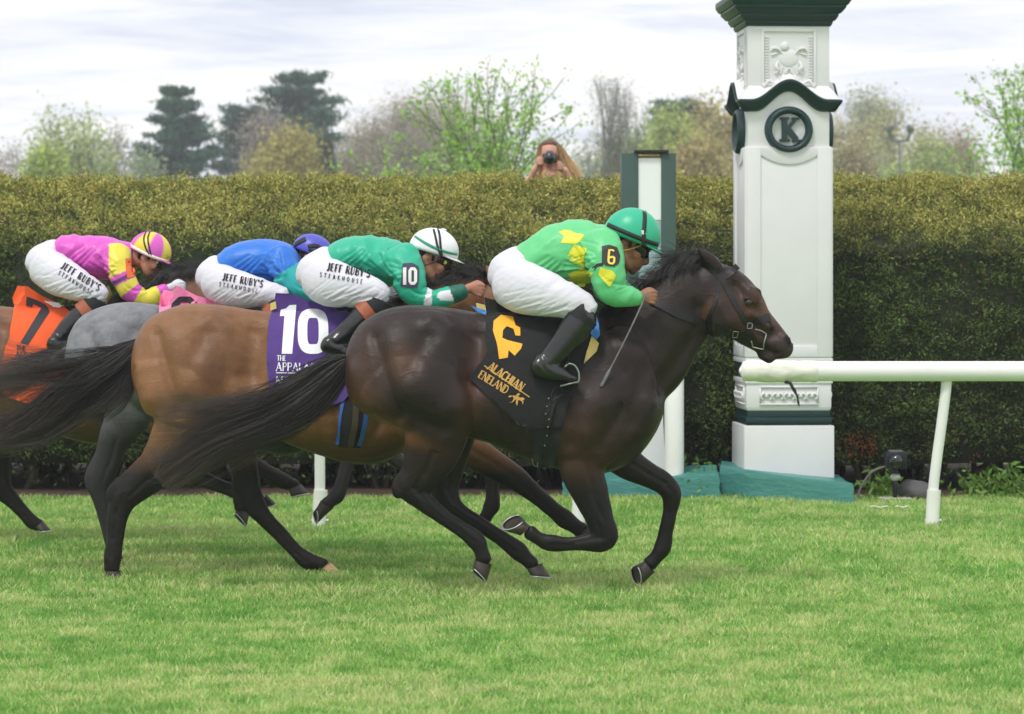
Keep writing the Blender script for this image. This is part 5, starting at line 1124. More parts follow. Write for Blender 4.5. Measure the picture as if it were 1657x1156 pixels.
cloth('foam_pad', S7, [(72, 487), (96, 490), (104, 498), (88, 497)], 18.9, bv, wht, .018, .004, 2, 4); cloth('towel', S7, [(152, 500), (176, 470), (182, 484), (172, 500), (138, 528)], 18.9, bv, yel, .03, .006, 6, 4)
adopt(S7)
bridle('brown bridle on the chestnut bay horse', 18.9, dX7, B7, mBr, (300, 466))
# ------------------------------------------------------------------ riders
mSkin = mat('skin', attr=True, rough=.5, var=.06, vscale=40, bump=.0008, bscale=160, spec=.35)
def fold(V, d, sc, seed, st=3.0):
    """cloth folds running across direction d (x,z)"""
    d = np.array((d[0], 0, d[1]), float); d /= np.linalg.norm(d); e = np.array((-d[2], 0, d[0]))
    Q = np.stack([V @ d * sc * st, V[:, 1] * sc, V @ e * sc], 1)
    n = np.array([mnoise.noise(Vector(q) + Vector((seed, seed, 0))) for q in Q]); return 1 - 2 * np.abs(n)
def dressed(name, shapes, vox, sm, m, root, disp=None):
    o = fuse(name, shapes, vox, sm, m, root); V, N = getv(o.data)
    if disp is not None: putv(o.data, V + N * disp(V, N)[:, None])
    return o
def crease(V, Y, lines, ):
    """soft creases along photo-pixel segments (x0,y0,x1,y1,width px,depth m)"""
    Q = np.stack([828.5 + V[:, 0] * FPX / V[:, 1], HZN + (CAMH - V[:, 2]) * FPX / V[:, 1]], 1); d = np.zeros(len(V))
    for x0, y0, x1, y1, w_, am in lines:
        dv = np.array((x1 - x0, y1 - y0), float); dv /= np.linalg.norm(dv); nn = np.array((-dv[1], dv[0])) * w_ * 1.5
        d -= am * np.exp(-(sd_seg(Q, (x0, y0), (x1, y1)) / w_) ** 2) - .7 * am * np.exp(-(sd_seg(Q, (x0 + nn[0], y0 + nn[1]), (x1 + nn[0], y1 + nn[1])) / w_) ** 2)
    return d
def fixn(me):
    bm = bmesh.new(); bm.from_mesh(me); bmesh.ops.recalc_face_normals(bm, faces=bm.faces); bm.to_mesh(me); bm.free()
def rider(label, Y, torso, sleeve, pelvis, thigh, shaft, foot, head, silks, skin, glove, hand, bands=None, hat=None, goggle=None, text=None, seed=1, bandcol=None, facescale=1.0, armpatch=None, knee=True):
    sety = lambda L, ys: [(n[0], n[1], y, *n[3:]) for n, y in zip(L, ys)]
    thigh = sety(thigh, np.interp(np.linspace(0, 1, len(thigh)), [0, .2, .4, .6, .8, 1], [-.1, -.17, -.235, -.28, -.295, -.295])); shaft = sety(shaft, np.linspace(-.305, -.338, len(shaft))); foot = sety(foot, [-.34] * len(foot)); shaft = [(*n[:3], n[3] * 1.12, n[4] * 1.08) for n in shaft]; foot = [(*n[:3], n[3] * 1.1, n[4] * 1.05) for n in foot]
    s = Y / FPX; c, a, upr, pitch = np.array(head[:2], float), head[2], head[3], R(head[4])
    f = np.array((math.cos(pitch), math.sin(pitch))); dn = np.array((-math.sin(pitch), math.cos(pitch))); fs = a / 46 * facescale
    g_ = lambda u, v: tuple(c + f * u * fs + dn * v * fs)          # head frame -> photo px
    hip = px(*pelvis[1][:2], Y); root = empty('person', hip, label, 'person', 'jockeys')
    far = lambda nodes: [(n[0], n[1], -n[2] if len(n) > 2 else 0, *n[3:]) for n in nodes]
    sc_ = lambda nodes, k, kl=None: [(n[0], n[1], n[2], n[3] * k, n[4] * (kl or k)) for n in nodes]
    B = [ltube(sc_(torso, .8), Y), ltube(sc_(pelvis, .85), Y)]
    n0 = torso[-1]; nk = g_(-10, 22)
    B.append(ltube([(torso[-2][0], torso[-2][1], 0, 22 * fs, .07), (n0[0], n0[1], 0, 20 * fs, .062), (nk[0], nk[1], 0, 20 * fs, .058), (*g_(-6, 14), 0, 22 * fs, .06)], Y))
    for fl in (0, 1):
        w_ = far if fl else (lambda n: n)
        for nodes, k in ((sleeve, .78), (thigh, .85), (shaft, .85), (foot, .85)): B.append(ltube(w_(sc_(nodes, k)), Y))
        hx, hy, hz, ha = hand; sy = 1 if fl else -1; hp = np.array((hx + (6 if fl else 0), hy)); hf = np.array((math.cos(R(ha)), math.sin(R(ha)))); hd = np.array((-hf[1], hf[0]))
        q = lambda u, v, y: (*(hp + (hf * u + hd * v) / s), sy * (hz + y))
        wr = sleeve[-1]; B.append(ltube([(wr[0], wr[1], sy * abs(wr[2]), .026 / s, .022), q(-.035, .0, .004), ] if 0 else [(wr[0], wr[1], sy * abs(wr[2]), .024 / s, .021), (*q(-.03, 0, .004), .028 / s, .02), (*q(.0, .0, .004), .038 / s, .018), (*q(.02, 0, .003), .034 / s, .016)], Y, seg=14))
        for i in range(4):
            v = -.030 + .0195 * i; l = (.9, 1.0, .96, .8)[i]
            B.append(ltube([(*q(.012, v, .008), .0098 / s, .0095), (*q(.012 + .030 * l, v * 1.04, .010), .0098 / s, .0095), (*q(.018 + .034 * l, v * 1.04 + .004, -.008), .0092 / s, .009), (*q(.008 + .028 * l, v + .006, -.024), .0085 / s, .0085)], Y, sub=3, seg=10))
        B.append(ltube([(*q(-.022, -.026, -.004), .012 / s, .011), (*q(.004, -.043, -.008), .0105 / s, .010), (*q(.026, -.040, -.014), .0098 / s, .009), (*q(.040, -.033, -.018), .0085 / s, .008)], Y, sub=3, seg=10))
    # head: skull, brow, cheek, jaw, nose, lips, chin, ears
    H = lambda L, **k: B.append(ltube([(*g_(u, v), y, r * fs, w_ * fs * 1.12 * Y / 16) for u, v, y, r, w_ in L], Y, **k))
    H([(-16, 0, 0, 28, .066), (4, 0, 0, 33, .076), (16, 2, 0, 30, .07)]); H([(12, 10, 0, 21, .066), (16, 28, 0, 17.5, .06), (18, 42, 0, 13.5, .046), (19, 50, 0, 9, .032)]); H([(26, 10, -.035, 6, .02), (29, 11, 0, 6, .03), (26, 10, .035, 6, .02)], sub=3)
    H([(30.5, 15, 0, 4, .012), (34, 23, 0, 4.6, .014), (36.5, 30, 0, 5.4, .018), (33, 33.5, 0, 4, .017)], sub=4); H([(31.5, 38.5, 0, 3.4, .026), (29, 39, 0, 4, .036)], sub=2); H([(30.5, 43.5, 0, 3.4, .024), (28, 44, 0, 4, .034)], sub=2); H([(24, 52, 0, 6.5, .026), (19, 50, 0, 7, .034)], sub=2)
    for sy in (-1, 1):
        H([(-5, 24, sy * .062, 9, .022), (3, 38, sy * .056, 8, .02), (14, 49, sy * .034, 7, .02)]); H([(20, 26, sy * .046, 9, .022), (14, 24, sy * .056, 8, .018)], sub=2)
        H([(-7, 11, sy * .082, 5, .010), (-10, 17, sy * .086, 6, .008), (-7, 24, sy * .080, 4, .009)], sub=3); H([(-3, 13, sy * .083, 2.2, .008), (-2, 20, sy * .081, 2.2, .008)], sub=3)
    body = fuse('body', B, .0058, 3, mSkin, root); V, N = getv(body.data); bb = np.tile(np.array(skin), (len(V), 1)); Q = np.stack([828.5 + V[:, 0] * FPX / V[:, 1], HZN + (CAMH - V[:, 2]) * FPX / V[:, 1]], 1)
    bb = mixc(bb, np.array(skin) * (.85, .5, .5), .6 * blob(Q, *g_(30, 41), 7 * fs, 4 * fs, head[4])); bb = mixc(bb, np.array(skin) * (.5, .48, .5), .75 * blob(Q, *g_(16, 50), 13 * fs, 9 * fs, head[4])); bb = mixc(bb, np.array(skin) * (1.15, .8, .75), .5 * blob(Q, *g_(22, 28), 9 * fs, 8 * fs)); bb = mixc(bb, np.array(skin) * .35, .9 * blob(Q, *g_(-4, 17), 2.5 * fs, 4 * fs, head[4]))
    bb *= (1 + .10 * vnoise(V, 30, seed))[:, None]
    if glove is not None: bb = np.where((np.hypot(Q[:, 0] - hand[0], Q[:, 1] - hand[1]) < .085 / s)[:, None], np.array(glove)[None], bb)
    setcol(body.data, bb.clip(.003, 1))
    for sy in (-1, 1):
        e_ = px(*g_(25, 17), Y); build('eye', *ellipsoid((e_[0], Y + sy * .034 * fs, e_[2]), (.012 * fs, .012 * fs, .012 * fs), None, 12, 8), mat('eye_dark', lin(30, 22, 18), .1), root)
    # hair under the helmet
    hb = [ltube([(*g_(u, v), y, r * fs, w_ * fs) for u, v, y, r, w_ in L], Y) for L in ([(-26, 4, 0, 13, .05), (-26, 17, 0, 10, .045), (-21, 27, 0, 6, .04)], [(-16, 8, -.062, 9, .02), (-16, 18, -.062, 7, .016), (-16, 23, -.060, 4, .012)], [(-16, 8, .062, 9, .02), (-16, 18, .062, 7, .016), (-16, 23, .060, 4, .012)], [(2, 9, -.078, 4, .008), (3, 17, -.076, 3, .006)], [(2, 9, .078, 4, .008), (3, 17, .076, 3, .006)])]
    dressed('hair', hb, .006, 2, mat('dark_hair', lin(34, 26, 22), .6, var=.4, vscale=60, bump=.004, bscale=90), root)
    # silks
    td = np.array(torso[-1][:2]) - np.array(torso[0][:2])
    sh = [ltube(torso, Y, seg=26)] + [ltube(w2(sleeve), Y, seg=18) for w2 in (lambda n: n, far)]
    cq = g_(-18, 27); sh.append(ltube([(torso[-2][0], torso[-2][1], 0, torso[-1][3] * 1.05, .085), (n0[0] * .5 + cq[0] * .5, n0[1] * .5 + cq[1] * .5, 0, 21 * fs, .066)], Y, capr=.15))
    dj = lambda V, N: .015 * fold(V, (td[0], -td[1] + .5 * abs(td[0])), 4.2, seed, 2.6) * np.clip(.5 + .9 * vnoise(V, 3, seed), .1, 1) + .010 * fold(V, (.5, -1), 6.0, seed + 3, 2.6) * np.clip(.5 + vnoise(V, 4, seed + 2), 0, 1) + .002
    g_r = np.random.default_rng(seed * 7 + 1); k_ = 16.0 / Y; ap = np.array(sleeve[2][:2]) + np.array((-.75, -.15)) * sleeve[2][3]; CL = []
    T0, T1 = np.array(torso[1][:2]), np.array(torso[2][:2])
    for i in range(9):                            # folds fanning from the armpit over the flank
        f_ = i / 8; e_ = T0 * (1 - f_) + np.array(torso[3][:2]) * f_ + np.array((0, torso[1][3])) * (.75 - 1.3 * f_) + g_r.normal(0, 3, 2); b_ = ap + (e_ - ap) * g_r.uniform(.06, .3); c_ = ap + (e_ - ap) * g_r.uniform(.6, 1.0); CL.append((*b_, *c_, g_r.uniform(2.0, 3.6) * k_, g_r.uniform(.004, .009)))
    for i in range(5):                            # shoulder seam and elbow
        a_ = np.array(sleeve[1][:2]) + np.array((-1.0, -.7 + .4 * i)) * sleeve[1][3] * .9; CL.append((*a_, *(a_ + np.array((16, 5 - 3 * i)) * k_ + g_r.normal(0, 2, 2)), 2.2 * k_, .005))
    for i in range(5): a_ = np.array(sleeve[3][:2]) + np.array((-.5 + .25 * i, -.6 + .2 * i)) * sleeve[3][3]; CL.append((*a_, *(a_ + np.array((10 + 4 * i, 12 - 5 * i)) * k_), 2.0 * k_, .0045))
    for i in range(4): a_ = T0 + np.array((-6 + 6 * i, torso[1][3] * (.2 + .2 * i))); CL.append((*a_, *(a_ + np.array((26, -16 - 3 * i)) * k_), 2.6 * k_, .006))
    dj0 = dj; dj = lambda V, N: dj0(V, N) + crease(V, Y, CL)
    jk = dressed('silk_jacket', sh, .0075, 4, None, root, dj); V, N = getv(jk.data); Q = np.stack([828.5 + V[:, 0] * FPX / V[:, 1], HZN + (CAMH - V[:, 2]) * FPX / V[:, 1]], 1)
    SA = crom(np.array([n[:2] for n in sleeve], float), 8); L = np.concatenate([[0], np.cumsum(np.hypot(*np.diff(SA, axis=0).T))]); L /= L[-1]
    dd = np.hypot(Q[:, None, 0] - SA[None, :, 0], Q[:, None, 1] - SA[None, :, 1]); k = dd.argmin(1); tarm = L[k]; arm = (np.abs(V[:, 1] - Y) > np.interp(tarm, [0, .3, .6, 1], [.15, .14, .10, .08])) & (dd.min(1) < np.interp(tarm, [0, 1], [sleeve[0][3] * 1.15, sleeve[-1][3] * 2.6])) & (Q[:, 1] > sleeve[0][1] - sleeve[0][3] * .9)
    setcol(jk.data, silks(Q, V, tarm, arm)); jk.data.materials.append(mat('silk', attr=True, rough=.42, var=.05, vscale=12, bump=.0015, bscale=60, spec=.4, sheen=.1))
    # breeches
    mBre = mat('white_breeches', lin(212, 210, 220), .6, var=.03, vscale=6, bump=.0015, bscale=70)
    sh = [ltube(pelvis, Y, seg=24)] + [ltube(w2(thigh), Y, seg=24) for w2 in (lambda n: n, far)]
    thd = np.array(thigh[-1][:2]) - np.array(thigh[1][:2])
    def db(V, N):
        q = (828.5 + V[:, 0] * FPX / V[:, 1] - thigh[1][0]) / (thigh[-1][0] - thigh[1][0]); am = np.interp(q, [-.3, .2, .6, 1.0], [.002, .0045, .0055, .009])
        return am * fold(V, (.55, -.85), 5.5, seed, 4.2) * np.clip(.6 + 1.1 * vnoise(V, 5, seed + 1), .1, 1.2) + .0015 * fold(V, (.4, -.9), 11, seed + 5, 3.0)
    PL = []; h0, h1 = np.array(thigh[0][:2], float), np.array(thigh[-1][:2], float)
    for i in range(15):                           # diagonal pulls under the thigh and behind the knee
        f_ = (i + g_r.uniform(-.3, .3)) / 15; c_ = h0 + (h1 - h0) * f_; r_ = np.interp(f_, np.linspace(0, 1, len(thigh)), [n[3] for n in thigh]); dd_ = (h1 - h0) / np.linalg.norm(h1 - h0); nn = np.array((-dd_[1], dd_[0])); a_ = c_ + nn * r_ * g_r.uniform(.55, .95); b_ = c_ + nn * r_ * g_r.uniform(-.35, .25) + dd_ * r_ * g_r.uniform(.6, 1.1); PL.append((*a_, *b_, g_r.uniform(1.3, 2.2) * k_, g_r.uniform(.002, .0042)))
    for i in range(5): a_ = h1 + np.array((-10 + 3 * i, -12 + 5 * i)) * k_; PL.append((*a_, *(a_ + np.array((14, 5)) * k_), 1.6 * k_, .0035))
    db0 = db; db = lambda V, N: db0(V, N) + crease(V, Y, PL)
    br = dressed('breeches', sh, .0075, 3, mBre, root, db)
    # boots with black knee pieces
    for w2 in (lambda n: n, far):
        def dbt(V, N):
            q = np.exp(-((np.hypot(828.5 + V[:, 0] * FPX / V[:, 1] - shaft[-1][0], HZN + (CAMH - V[:, 2]) * FPX / V[:, 1] - shaft[-1][1]) - 4) / 14) ** 2); return .006 * q * fold(V, (.5, .8), 16, seed, 1.8) + .0012 * vnoise(V, 30, seed)
        bo = dressed('boot', [ltube(w2(shaft), Y, seg=20), ltube(w2(foot), Y, seg=18), ltube(w2([(foot[0][0] - 1, foot[0][1] + 4, foot[0][2], 7 * s / .00333, .034), (foot[0][0], foot[0][1] + 10, foot[0][2], 6 * s / .00333, .033)]), Y, sub=2)], .0065, 3, mat('boot_leather', lin(22, 22, 23), .28, var=.15, vscale=20, spec=.55, coat=.25), root, dbt)
        k0, k1 = thigh[-1], shaft[0]; sh1 = shaft[1]; kn = [(k0[0] * .5 + k1[0] * .5, k0[1] * .5 + k1[1] * .5, k1[2], k1[3] * 1.0, k1[4] * 1.02), (k1[0], k1[1], k1[2], k1[3] * 1.06, k1[4] * 1.05), (k1[0] * .55 + sh1[0] * .45, k1[1] * .55 + sh1[1] * .45, k1[2], k1[3] * 1.08, k1[4] * 1.06)]
        V_, F_ = ltube(w2(kn), Y, seg=20, capr=.1); ka = build('knee_piece', V_, F_, mat('black_neoprene', lin(20, 21, 24), .75, var=.2, vscale=20), root); ka.data.set_sharp_from_angle(angle=R(50))
        if bandcol is not None:
            p0, p1 = np.array(shaft[0]), np.array(shaft[1]); bn = [tuple(p0 * (1 - t) + p1 * t * 1.0) for t in (.45, .8, 1.12)]; bn = [(n[0], n[1], n[2], n[3] * 1.1, n[4] * 1.09) for n in bn]
            V_, F_ = ltube(w2(bn), Y, seg=20, capr=.06); q = build('boot_top', V_, F_, mat('boot_top_tan', lin(*bandcol), .4, var=.2, vscale=25), root); q.data.set_sharp_from_angle(angle=R(50))
    # helmet
    hs = a / 46.0; W_ = lambda u, v, y: px(*(c + f * u + dn * v), Y) * (1, 0, 1) + np.array((0, Y + y, 0)); lat = a * s * .80
    n, m_ = 40, 14; V, C_, UV = [], [], []
    for i in range(m_ + 1):
        th = (math.pi / 2 + .16) * i / m_
        for j in range(n):
            an = 2 * math.pi * j / n; rr = math.sin(th) if th < math.pi / 2 else 1.0 - .02 * (th - math.pi / 2) / .16
            V.append(W_(a * rr * math.cos(an), -upr * math.cos(th) + (0 if th < math.pi / 2 else 0), lat * rr * math.sin(an))); UV.append((th, an))
    F = [(i * n + j, i * n + (j + 1) % n, (i + 1) * n + (j + 1) % n, (i + 1) * n + j) for i in range(1, m_) for j in range(n)] + [(0 * n, n + j, n + (j + 1) % n) for j in range(n)]
    hel = build('helmet', V, F, None, root, col=np.array([hat['f'](t, an) for t, an in UV])); md = hel.modifiers.new('t', 'SOLIDIFY'); md.thickness = .006; md.offset = 0; fixn(hel.data)
    hel.data.materials.append(mat('helmet_cover', attr=True, rough=.38, var=.03, vscale=10, bump=.0012, bscale=30, spec=.45))
    V, ne = [], 16                                # peak
    for k in range(5):
        t = k / 4
        for j in range(ne + 1):
            an = R(-62 + 124 * j / ne); ex = math.cos(an / R(62) * math.pi / 2) ** .6 if abs(an) < R(62) else 0
            V.append(W_((a * .985 + 17 * hs * t * ex) * math.cos(an), 6 * hs + 4.0 * hs * t * ex, (lat * .985 + 6 * hs * s * t * ex * .5) * math.sin(an)))
    F = [(k * (ne + 1) + j, k * (ne + 1) + j + 1, (k + 1) * (ne + 1) + j + 1, (k + 1) * (ne + 1) + j) for k in range(4) for j in range(ne)]
    pk = build('peak', V, F, mat('peak_' + hat['name'], lin(*hat['peak']), .35), hel); md = pk.modifiers.new('t', 'SOLIDIFY'); md.thickness = .005; pk.parent = hel
    def on(u, v, sy=-1, lift=.003):               # point on the shell at local (u,v)
        w2 = 1 - (u / a) ** 2 - (min(v, 0) / upr) ** 2; return W_(u, v, sy * (lat * math.sqrt(max(0.0, w2)) + lift))
    def hband(name, pts, wd, m, lift=.0055):
        for sy in (-1, 1):
            mb = MB(); A = crom(np.array(pts, float) * hs, 6)
            T = np.gradient(A, axis=0); T /= np.linalg.norm(T, axis=1)[:, None] + 1e-9; N_ = np.stack([-T[:, 1], T[:, 0]], 1) * wd * hs / 2
            V = [on(*(p + q), sy, lift + .001 * k) for p, q in zip(A, N_) for k, q in ((0, q * 1), (1, q * 0), (0, -q))]; m2 = len(A)
            mb.add(np.array(V), [(3 * i + j, 3 * i + j + 1, 3 * i + j + 4, 3 * i + j + 3) for i in range(m2 - 1) for j in (0, 1)])
            o = mb.build(name, m, hel, smooth=True); md = o.modifiers.new('t', 'SOLIDIFY'); md.thickness = .003; md.offset = 0
    mStrap = mat('strap_black', lin(24, 27, 30), .6)
    for nm, pts, wd, col in hat['bands']: hband(nm, pts, wd, mStrap if col is None else mat('band_%d_%d_%d' % col, lin(*col), .5))
    if hat.get('rim'): hband('rim', [(-45.5, 2), (-30, 4), (0, 6), (30, 6), (45.5, 5)], 7, mat('rim_' + hat['name'], lin(*hat['rim']), .45), .0055)
    if hat.get('knob'): p = W_(6 * hs, -upr * 1.0, 0); build('cover_knot', *ellipsoid(p, (.022, .018, .010), None, 12, 8), mat('rim_w', lin(232, 232, 236), .5), hel)
    # chin strap, goggles
    gp = lambda u, v, y: px(*g_(u, v), Y) * (1, 0, 1) + np.array((0, Y + y * fs, 0)); mb = MB()
    for sy in (-1, 1):
        mb.tube(crom(np.array([gp(-24, 8, sy * .066), gp(-14, 20, sy * .086), gp(-8, 29, sy * .080), gp(4, 42, sy * .062), gp(14, 58, sy * .02)]), 4), .0035, 8, flat=.006); mb.tube(crom(np.array([gp(20, 7, sy * .078), gp(8, 18, sy * .086), gp(-8, 29, sy * .082)]), 4), .0035, 8, flat=.007)
    mb.build('chin_strap', mat('strap_' + hat['name'], lin(*hat['strap']), .6), root, smooth=True)
    mb = MB()
    for sy in (-1, 1): mb.tube(crom(np.array([gp(31, 13, sy * .012), gp(31, 14, sy * .034), gp(26, 15, sy * .056), gp(14, 12, sy * .074)]), 4), [11.0 * s * fs] * 5 + [11.5 * s * fs] * 4 + [7 * s * fs] * 4, 12, flat=.013 * fs)
    mb.build('goggles', mat('goggle_' + hat['name'], lin(*goggle[0]), .12, spec=.7), root, smooth=True)
    if goggle[1] is not None:
        for sy in (-1, 1): p = gp(24, 14.5, sy * .071); build('goggle_vent', *ellipsoid(p, (.012, .006, .012), None, 14, 8), mat('vent_' + hat['name'], lin(*goggle[1]), .4), root)
    # armband with the number
    if bands is not None:
        P_, m_b, tx = bands; bv = bvh_of(jk); ab = cloth('armband', root, P_, Y, bv, m_b, .004, .001, 2, 3.0, 8, .004); b3 = bvh_of(jk, ab)
        if tx is not None: mb = MB(); tx(mb, b3); o = mb.build('number', MATS['arm_ink_' + hat['name']], root); o.parent = ab
    if text is not None:
        bv = bvh_of(br); mb = MB(); text(mb, bv); mb.build('lettering', mat('breeches_ink', lin(22, 22, 28), .7), root)
    adopt(root)
    for ch in root.children_recursive:
        if ch.parent is not root: ch.matrix_parent_inverse = Matrix.Identity(4)
    return root, jk, br
def digit10(P, h, w_, mb, Y, bv):
    x, y = P; V, F = stroke2d([(x - w_ * .34, y - h / 2), (x - w_ * .34, y + h / 2)], w_ * .22, 2); draw(mb, V, F, Y, bv, .0022)
    cx = x + w_ * .2; A = [(cx + w_ * .19 * a, y + h * .42 * b) for a, b in ((-1, 0), (-1, .7), (-.5, 1), (.5, 1), (1, .7), (1, -.7), (.5, -1), (-.5, -1), (-1, -.7), (-1, 0))]; V, F = stroke2d(A, w_ * .2, 2); draw(mb, V, F, Y, bv, .0022)
# ---- leading rider: light green silks with yellow diamonds
GRN, YEL = np.array(lin(96, 196, 128)), np.array(lin(222, 220, 44))
def silk6(Q, V, t, arm): return np.tile(GRN, (len(Q), 1))
MINT = lin(44, 176, 138)
hat6 = dict(name='green', f=lambda t, a: MINT, peak=(44, 150, 122), strap=(196, 152, 66), bands=[('band', [(-45.5, -4), (-30, -2.5), (0, -1), (30, -1), (45.5, -3)], 7, None), ('crown_strap', [(4, -46), (8, -36), (14, -16), (20, 2), (24, 8)], 6.5, None), ('buckle', [(13, -15), (16, -9)], 7, (214, 216, 210))])
mat('arm_ink_green', lin(244, 214, 90), .6)
def six(mb, bv):
    V, F = stroke2d([(986, 404), (985, 412), (984.5, 423), (986, 426), (991.5, 427), (993.5, 424), (994, 418), (992, 416), (986, 417)], 3.4, 2); draw(mb, V, F, 16, bv, .0022); V, F = stroke2d([(986, 405), (991, 405), (993.5, 407)], 2.6, 2); draw(mb, V, F, 16, bv, .0025)
R6, J6, BR6 = rider('jockey in light green silks with yellow diamonds and green helmet leading the race', 16.0,
    [(846, 432, 0, 30, .145), (868, 424, 0, 38, .16), (900, 414, 0, 47, .17), (935, 409, 0, 51, .185), (965, 405, 0, 46, .19), (985, 399, 0, 34, .155), (997, 398, 0, 21, .085)],
    [(968, 394, -.14, 34, .09), (975, 412, -.20, 33, .085), (982, 440, -.235, 27, .072), (989, 464, -.24, 25, .065), (1008, 478, -.235, 17, .05), (1032, 481, -.215, 11, .036)],
    [(848, 420, 0, 28, .15), (828, 442, 0, 38, .165), (826, 460, 0, 34, .16)], [(824, 455, -.10, 40, .1), (848, 466, -.14, 42, .095), (885, 477, -.18, 36, .085), (920, 487, -.21, 28, .07), (944, 496, -.215, 21, .06), (950, 506, -.21, 17, .055)],
    [(945, 509, -.215, 21.5, .058), (930, 532, -.21, 21.5, .057), (908, 561, -.205, 18.5, .053), (890, 582, -.2, 16.5, .047), (877, 591, -.2, 16, .045)], [(868, 592, -.2, 13.5, .042), (885, 599, -.2, 14, .044), (905, 605, -.2, 11.5, .046), (922, 611, -.2, 6.5, .04), (931, 613, -.2, 4, .03)],
    (1022, 383, 46, 46, 21), silk6, lin(150, 106, 84), None, (1047, 480, .195, 8), ([(974, 399), (986, 397), (998, 401), (1003, 415), (1001, 427), (994, 432), (980, 430), (974, 425)], mat('armband_black', lin(46, 44, 46), .6), six), hat6, ((12, 12, 14), None), None, seed=1)
bv = bvh_of(J6); mb = MB(); kk = 0
for P_ in ([(904, 376), (914, 372), (924, 374), (937, 381), (931, 385), (915, 384)], [(907, 394), (917, 375), (946, 380), (938, 392), (930, 395), (908, 393.5)], [(918, 415), (929, 396), (950, 402), (945, 418), (946, 430), (944, 433), (921, 421), (926, 416)], [(919, 444), (941, 434), (960, 442), (956, 448), (925, 451)], [(918, 452), (955, 450), (945, 464), (925, 462)], [(968, 444), (972, 433), (990, 438), (997, 446), (987, 464), (984, 463)]):
    V, F = fill2d(P_, 3.5); draw(mb, V, F, 16.0, bv, .0016 + .0003 * kk); kk += 1
o = mb.build('silk_diamonds', mat('silk_yellow', lin(222, 218, 50), .45, bump=.003, bscale=40), R6); o.matrix_parent_inverse = Matrix.Translation(R6.location).inverted()
V, F = stroke2d(crom(np.array([(960, 436), (966, 430), (976, 428)], float), 4), 5, 2); mb = MB(); draw(mb, V, F, 16.0, bv, .003); o = mb.build('armband_strap', mat('strap_black'), R6); o.matrix_parent_inverse = Matrix.Translation(R6.location).inverted()
Yw = 15.72
P_ = [px(x, y, Yw) for x, y in ((1046, 474), (1040, 490), (1018, 537), (998, 577), (985, 602), (973, 625))]
mb = MB(); mb.tube(crom(np.array(P_), 4), [.006] * 4 + [.0045] * 4 + [.004] * 4 + [.0042] * 4 + [.009] * 4 + [.010], 10); tag(mb.build('riding_whip', mat('whip_grey', lin(120, 120, 124), .5, var=.3, vscale=30), None, smooth=True), 'dark grey riding whip pointing down from the hand of the leading jockey', 'riding whip', 'riding whips')
# ---- second rider: teal green silks, white helmet
TEAL, WHT = np.array(lin(38, 172, 138)), np.array(lin(234, 236, 238))
def silk10(Q, V, t, arm):
    c = np.tile(TEAL, (len(Q), 1)); w_ = arm & (t > .5) & (((t > .56) & (t < .63)) | ((np.hypot((Q[:, 0] - 727) / 20, (Q[:, 1] - 479) / 9) < 1))); c[w_] = WHT; cf = arm & (t > .86); c[cf] = lin(16, 96, 80); return c
hatW = lin(236, 236, 240)
hat10 = dict(name='white', f=lambda t, a: hatW, peak=(232, 232, 236), strap=(60, 50, 46), knob=True, bands=[('band', [(-41, -15), (-20, -9), (0, -5), (24, -3), (45, -4)], 4.5, (46, 150, 116)), ('goggle_strap', [(-14, -42), (-4, -26), (6, -8), (16, 6)], 4, None), ('goggle_strap', [(-6, -45), (4, -28), (11, -10), (18, 6)], 4, None)])
mat('arm_ink_white', lin(238, 238, 232), .6); navy = mat('armband_navy', lin(66, 62, 88), .7)
def pants(P0, P1, Y, h1, h2, ang, L1, L2, part=None):
    def t(mb, bv):
        write(mb, "JEFF RUBY'S" if part is None else part, *P0, h1, ang, Y, bv, .0055, .22, .08, serif=False, sq=.72, fit=L1); write(mb, 'STEAKHOUSE', *P1, h2, ang, Y, bv, .0055, .13, .12, serif=False, sq=.68, fit=L2)
    return t
R10, J10, BR10 = rider('jockey in teal green silks and white helmet on the bay horse', 16.85,
    [(541, 420, 0, 22, .14), (560, 414, 0, 27, .155), (590, 416, 0, 33, .165), (622, 424, 0, 35, .18), (646, 428, 0, 32, .185), (661, 426, 0, 24, .15), (674, 424, 0, 16, .08)],
    [(648, 418, -.14, 27, .088), (657, 440, -.2, 25, .078), (664, 462, -.23, 22, .066), (674, 479, -.235, 17, .055), (700, 486, -.22, 13, .042), (730, 479, -.19, 12, .04), (749, 471, -.18, 9, .033)],
    [(537, 420, 0, 26, .15), (514, 442, 0, 34, .165), (512, 456, 0, 30, .16)], [(513, 448, -.1, 34, .1), (535, 458, -.14, 38, .095), (570, 466, -.18, 31, .085), (600, 472, -.2, 24, .07), (620, 479, -.21, 18, .06)],
    [(612, 494, -.21, 19, .058), (590, 511, -.21, 18, .054), (568, 531, -.205, 15.5, .05), (550, 547, -.2, 13.5, .044), (540, 555, -.2, 13, .042)], [(527, 557, -.2, 12, .04), (545, 565, -.2, 12, .042), (563, 571, -.2, 9, .044), (580, 576, -.2, 6, .04)],
    (702, 405, 40, 35, 16), silk10, lin(176, 122, 100), None, (769, 468, .165, 12), ([(652, 427), (667, 426), (677, 432), (678, 450), (675, 466), (660, 466), (648, 463)], navy, lambda mb, bv: digit10((663, 447), 28, 24, mb, 16.85, bv)), hat10, ((48, 30, 24), (214, 196, 90)),
    pants((529, 438), (518, 448), 16.85, 12, 6.8, 10, 71, 73), seed=2, bandcol=(160, 86, 56), facescale=1.12)
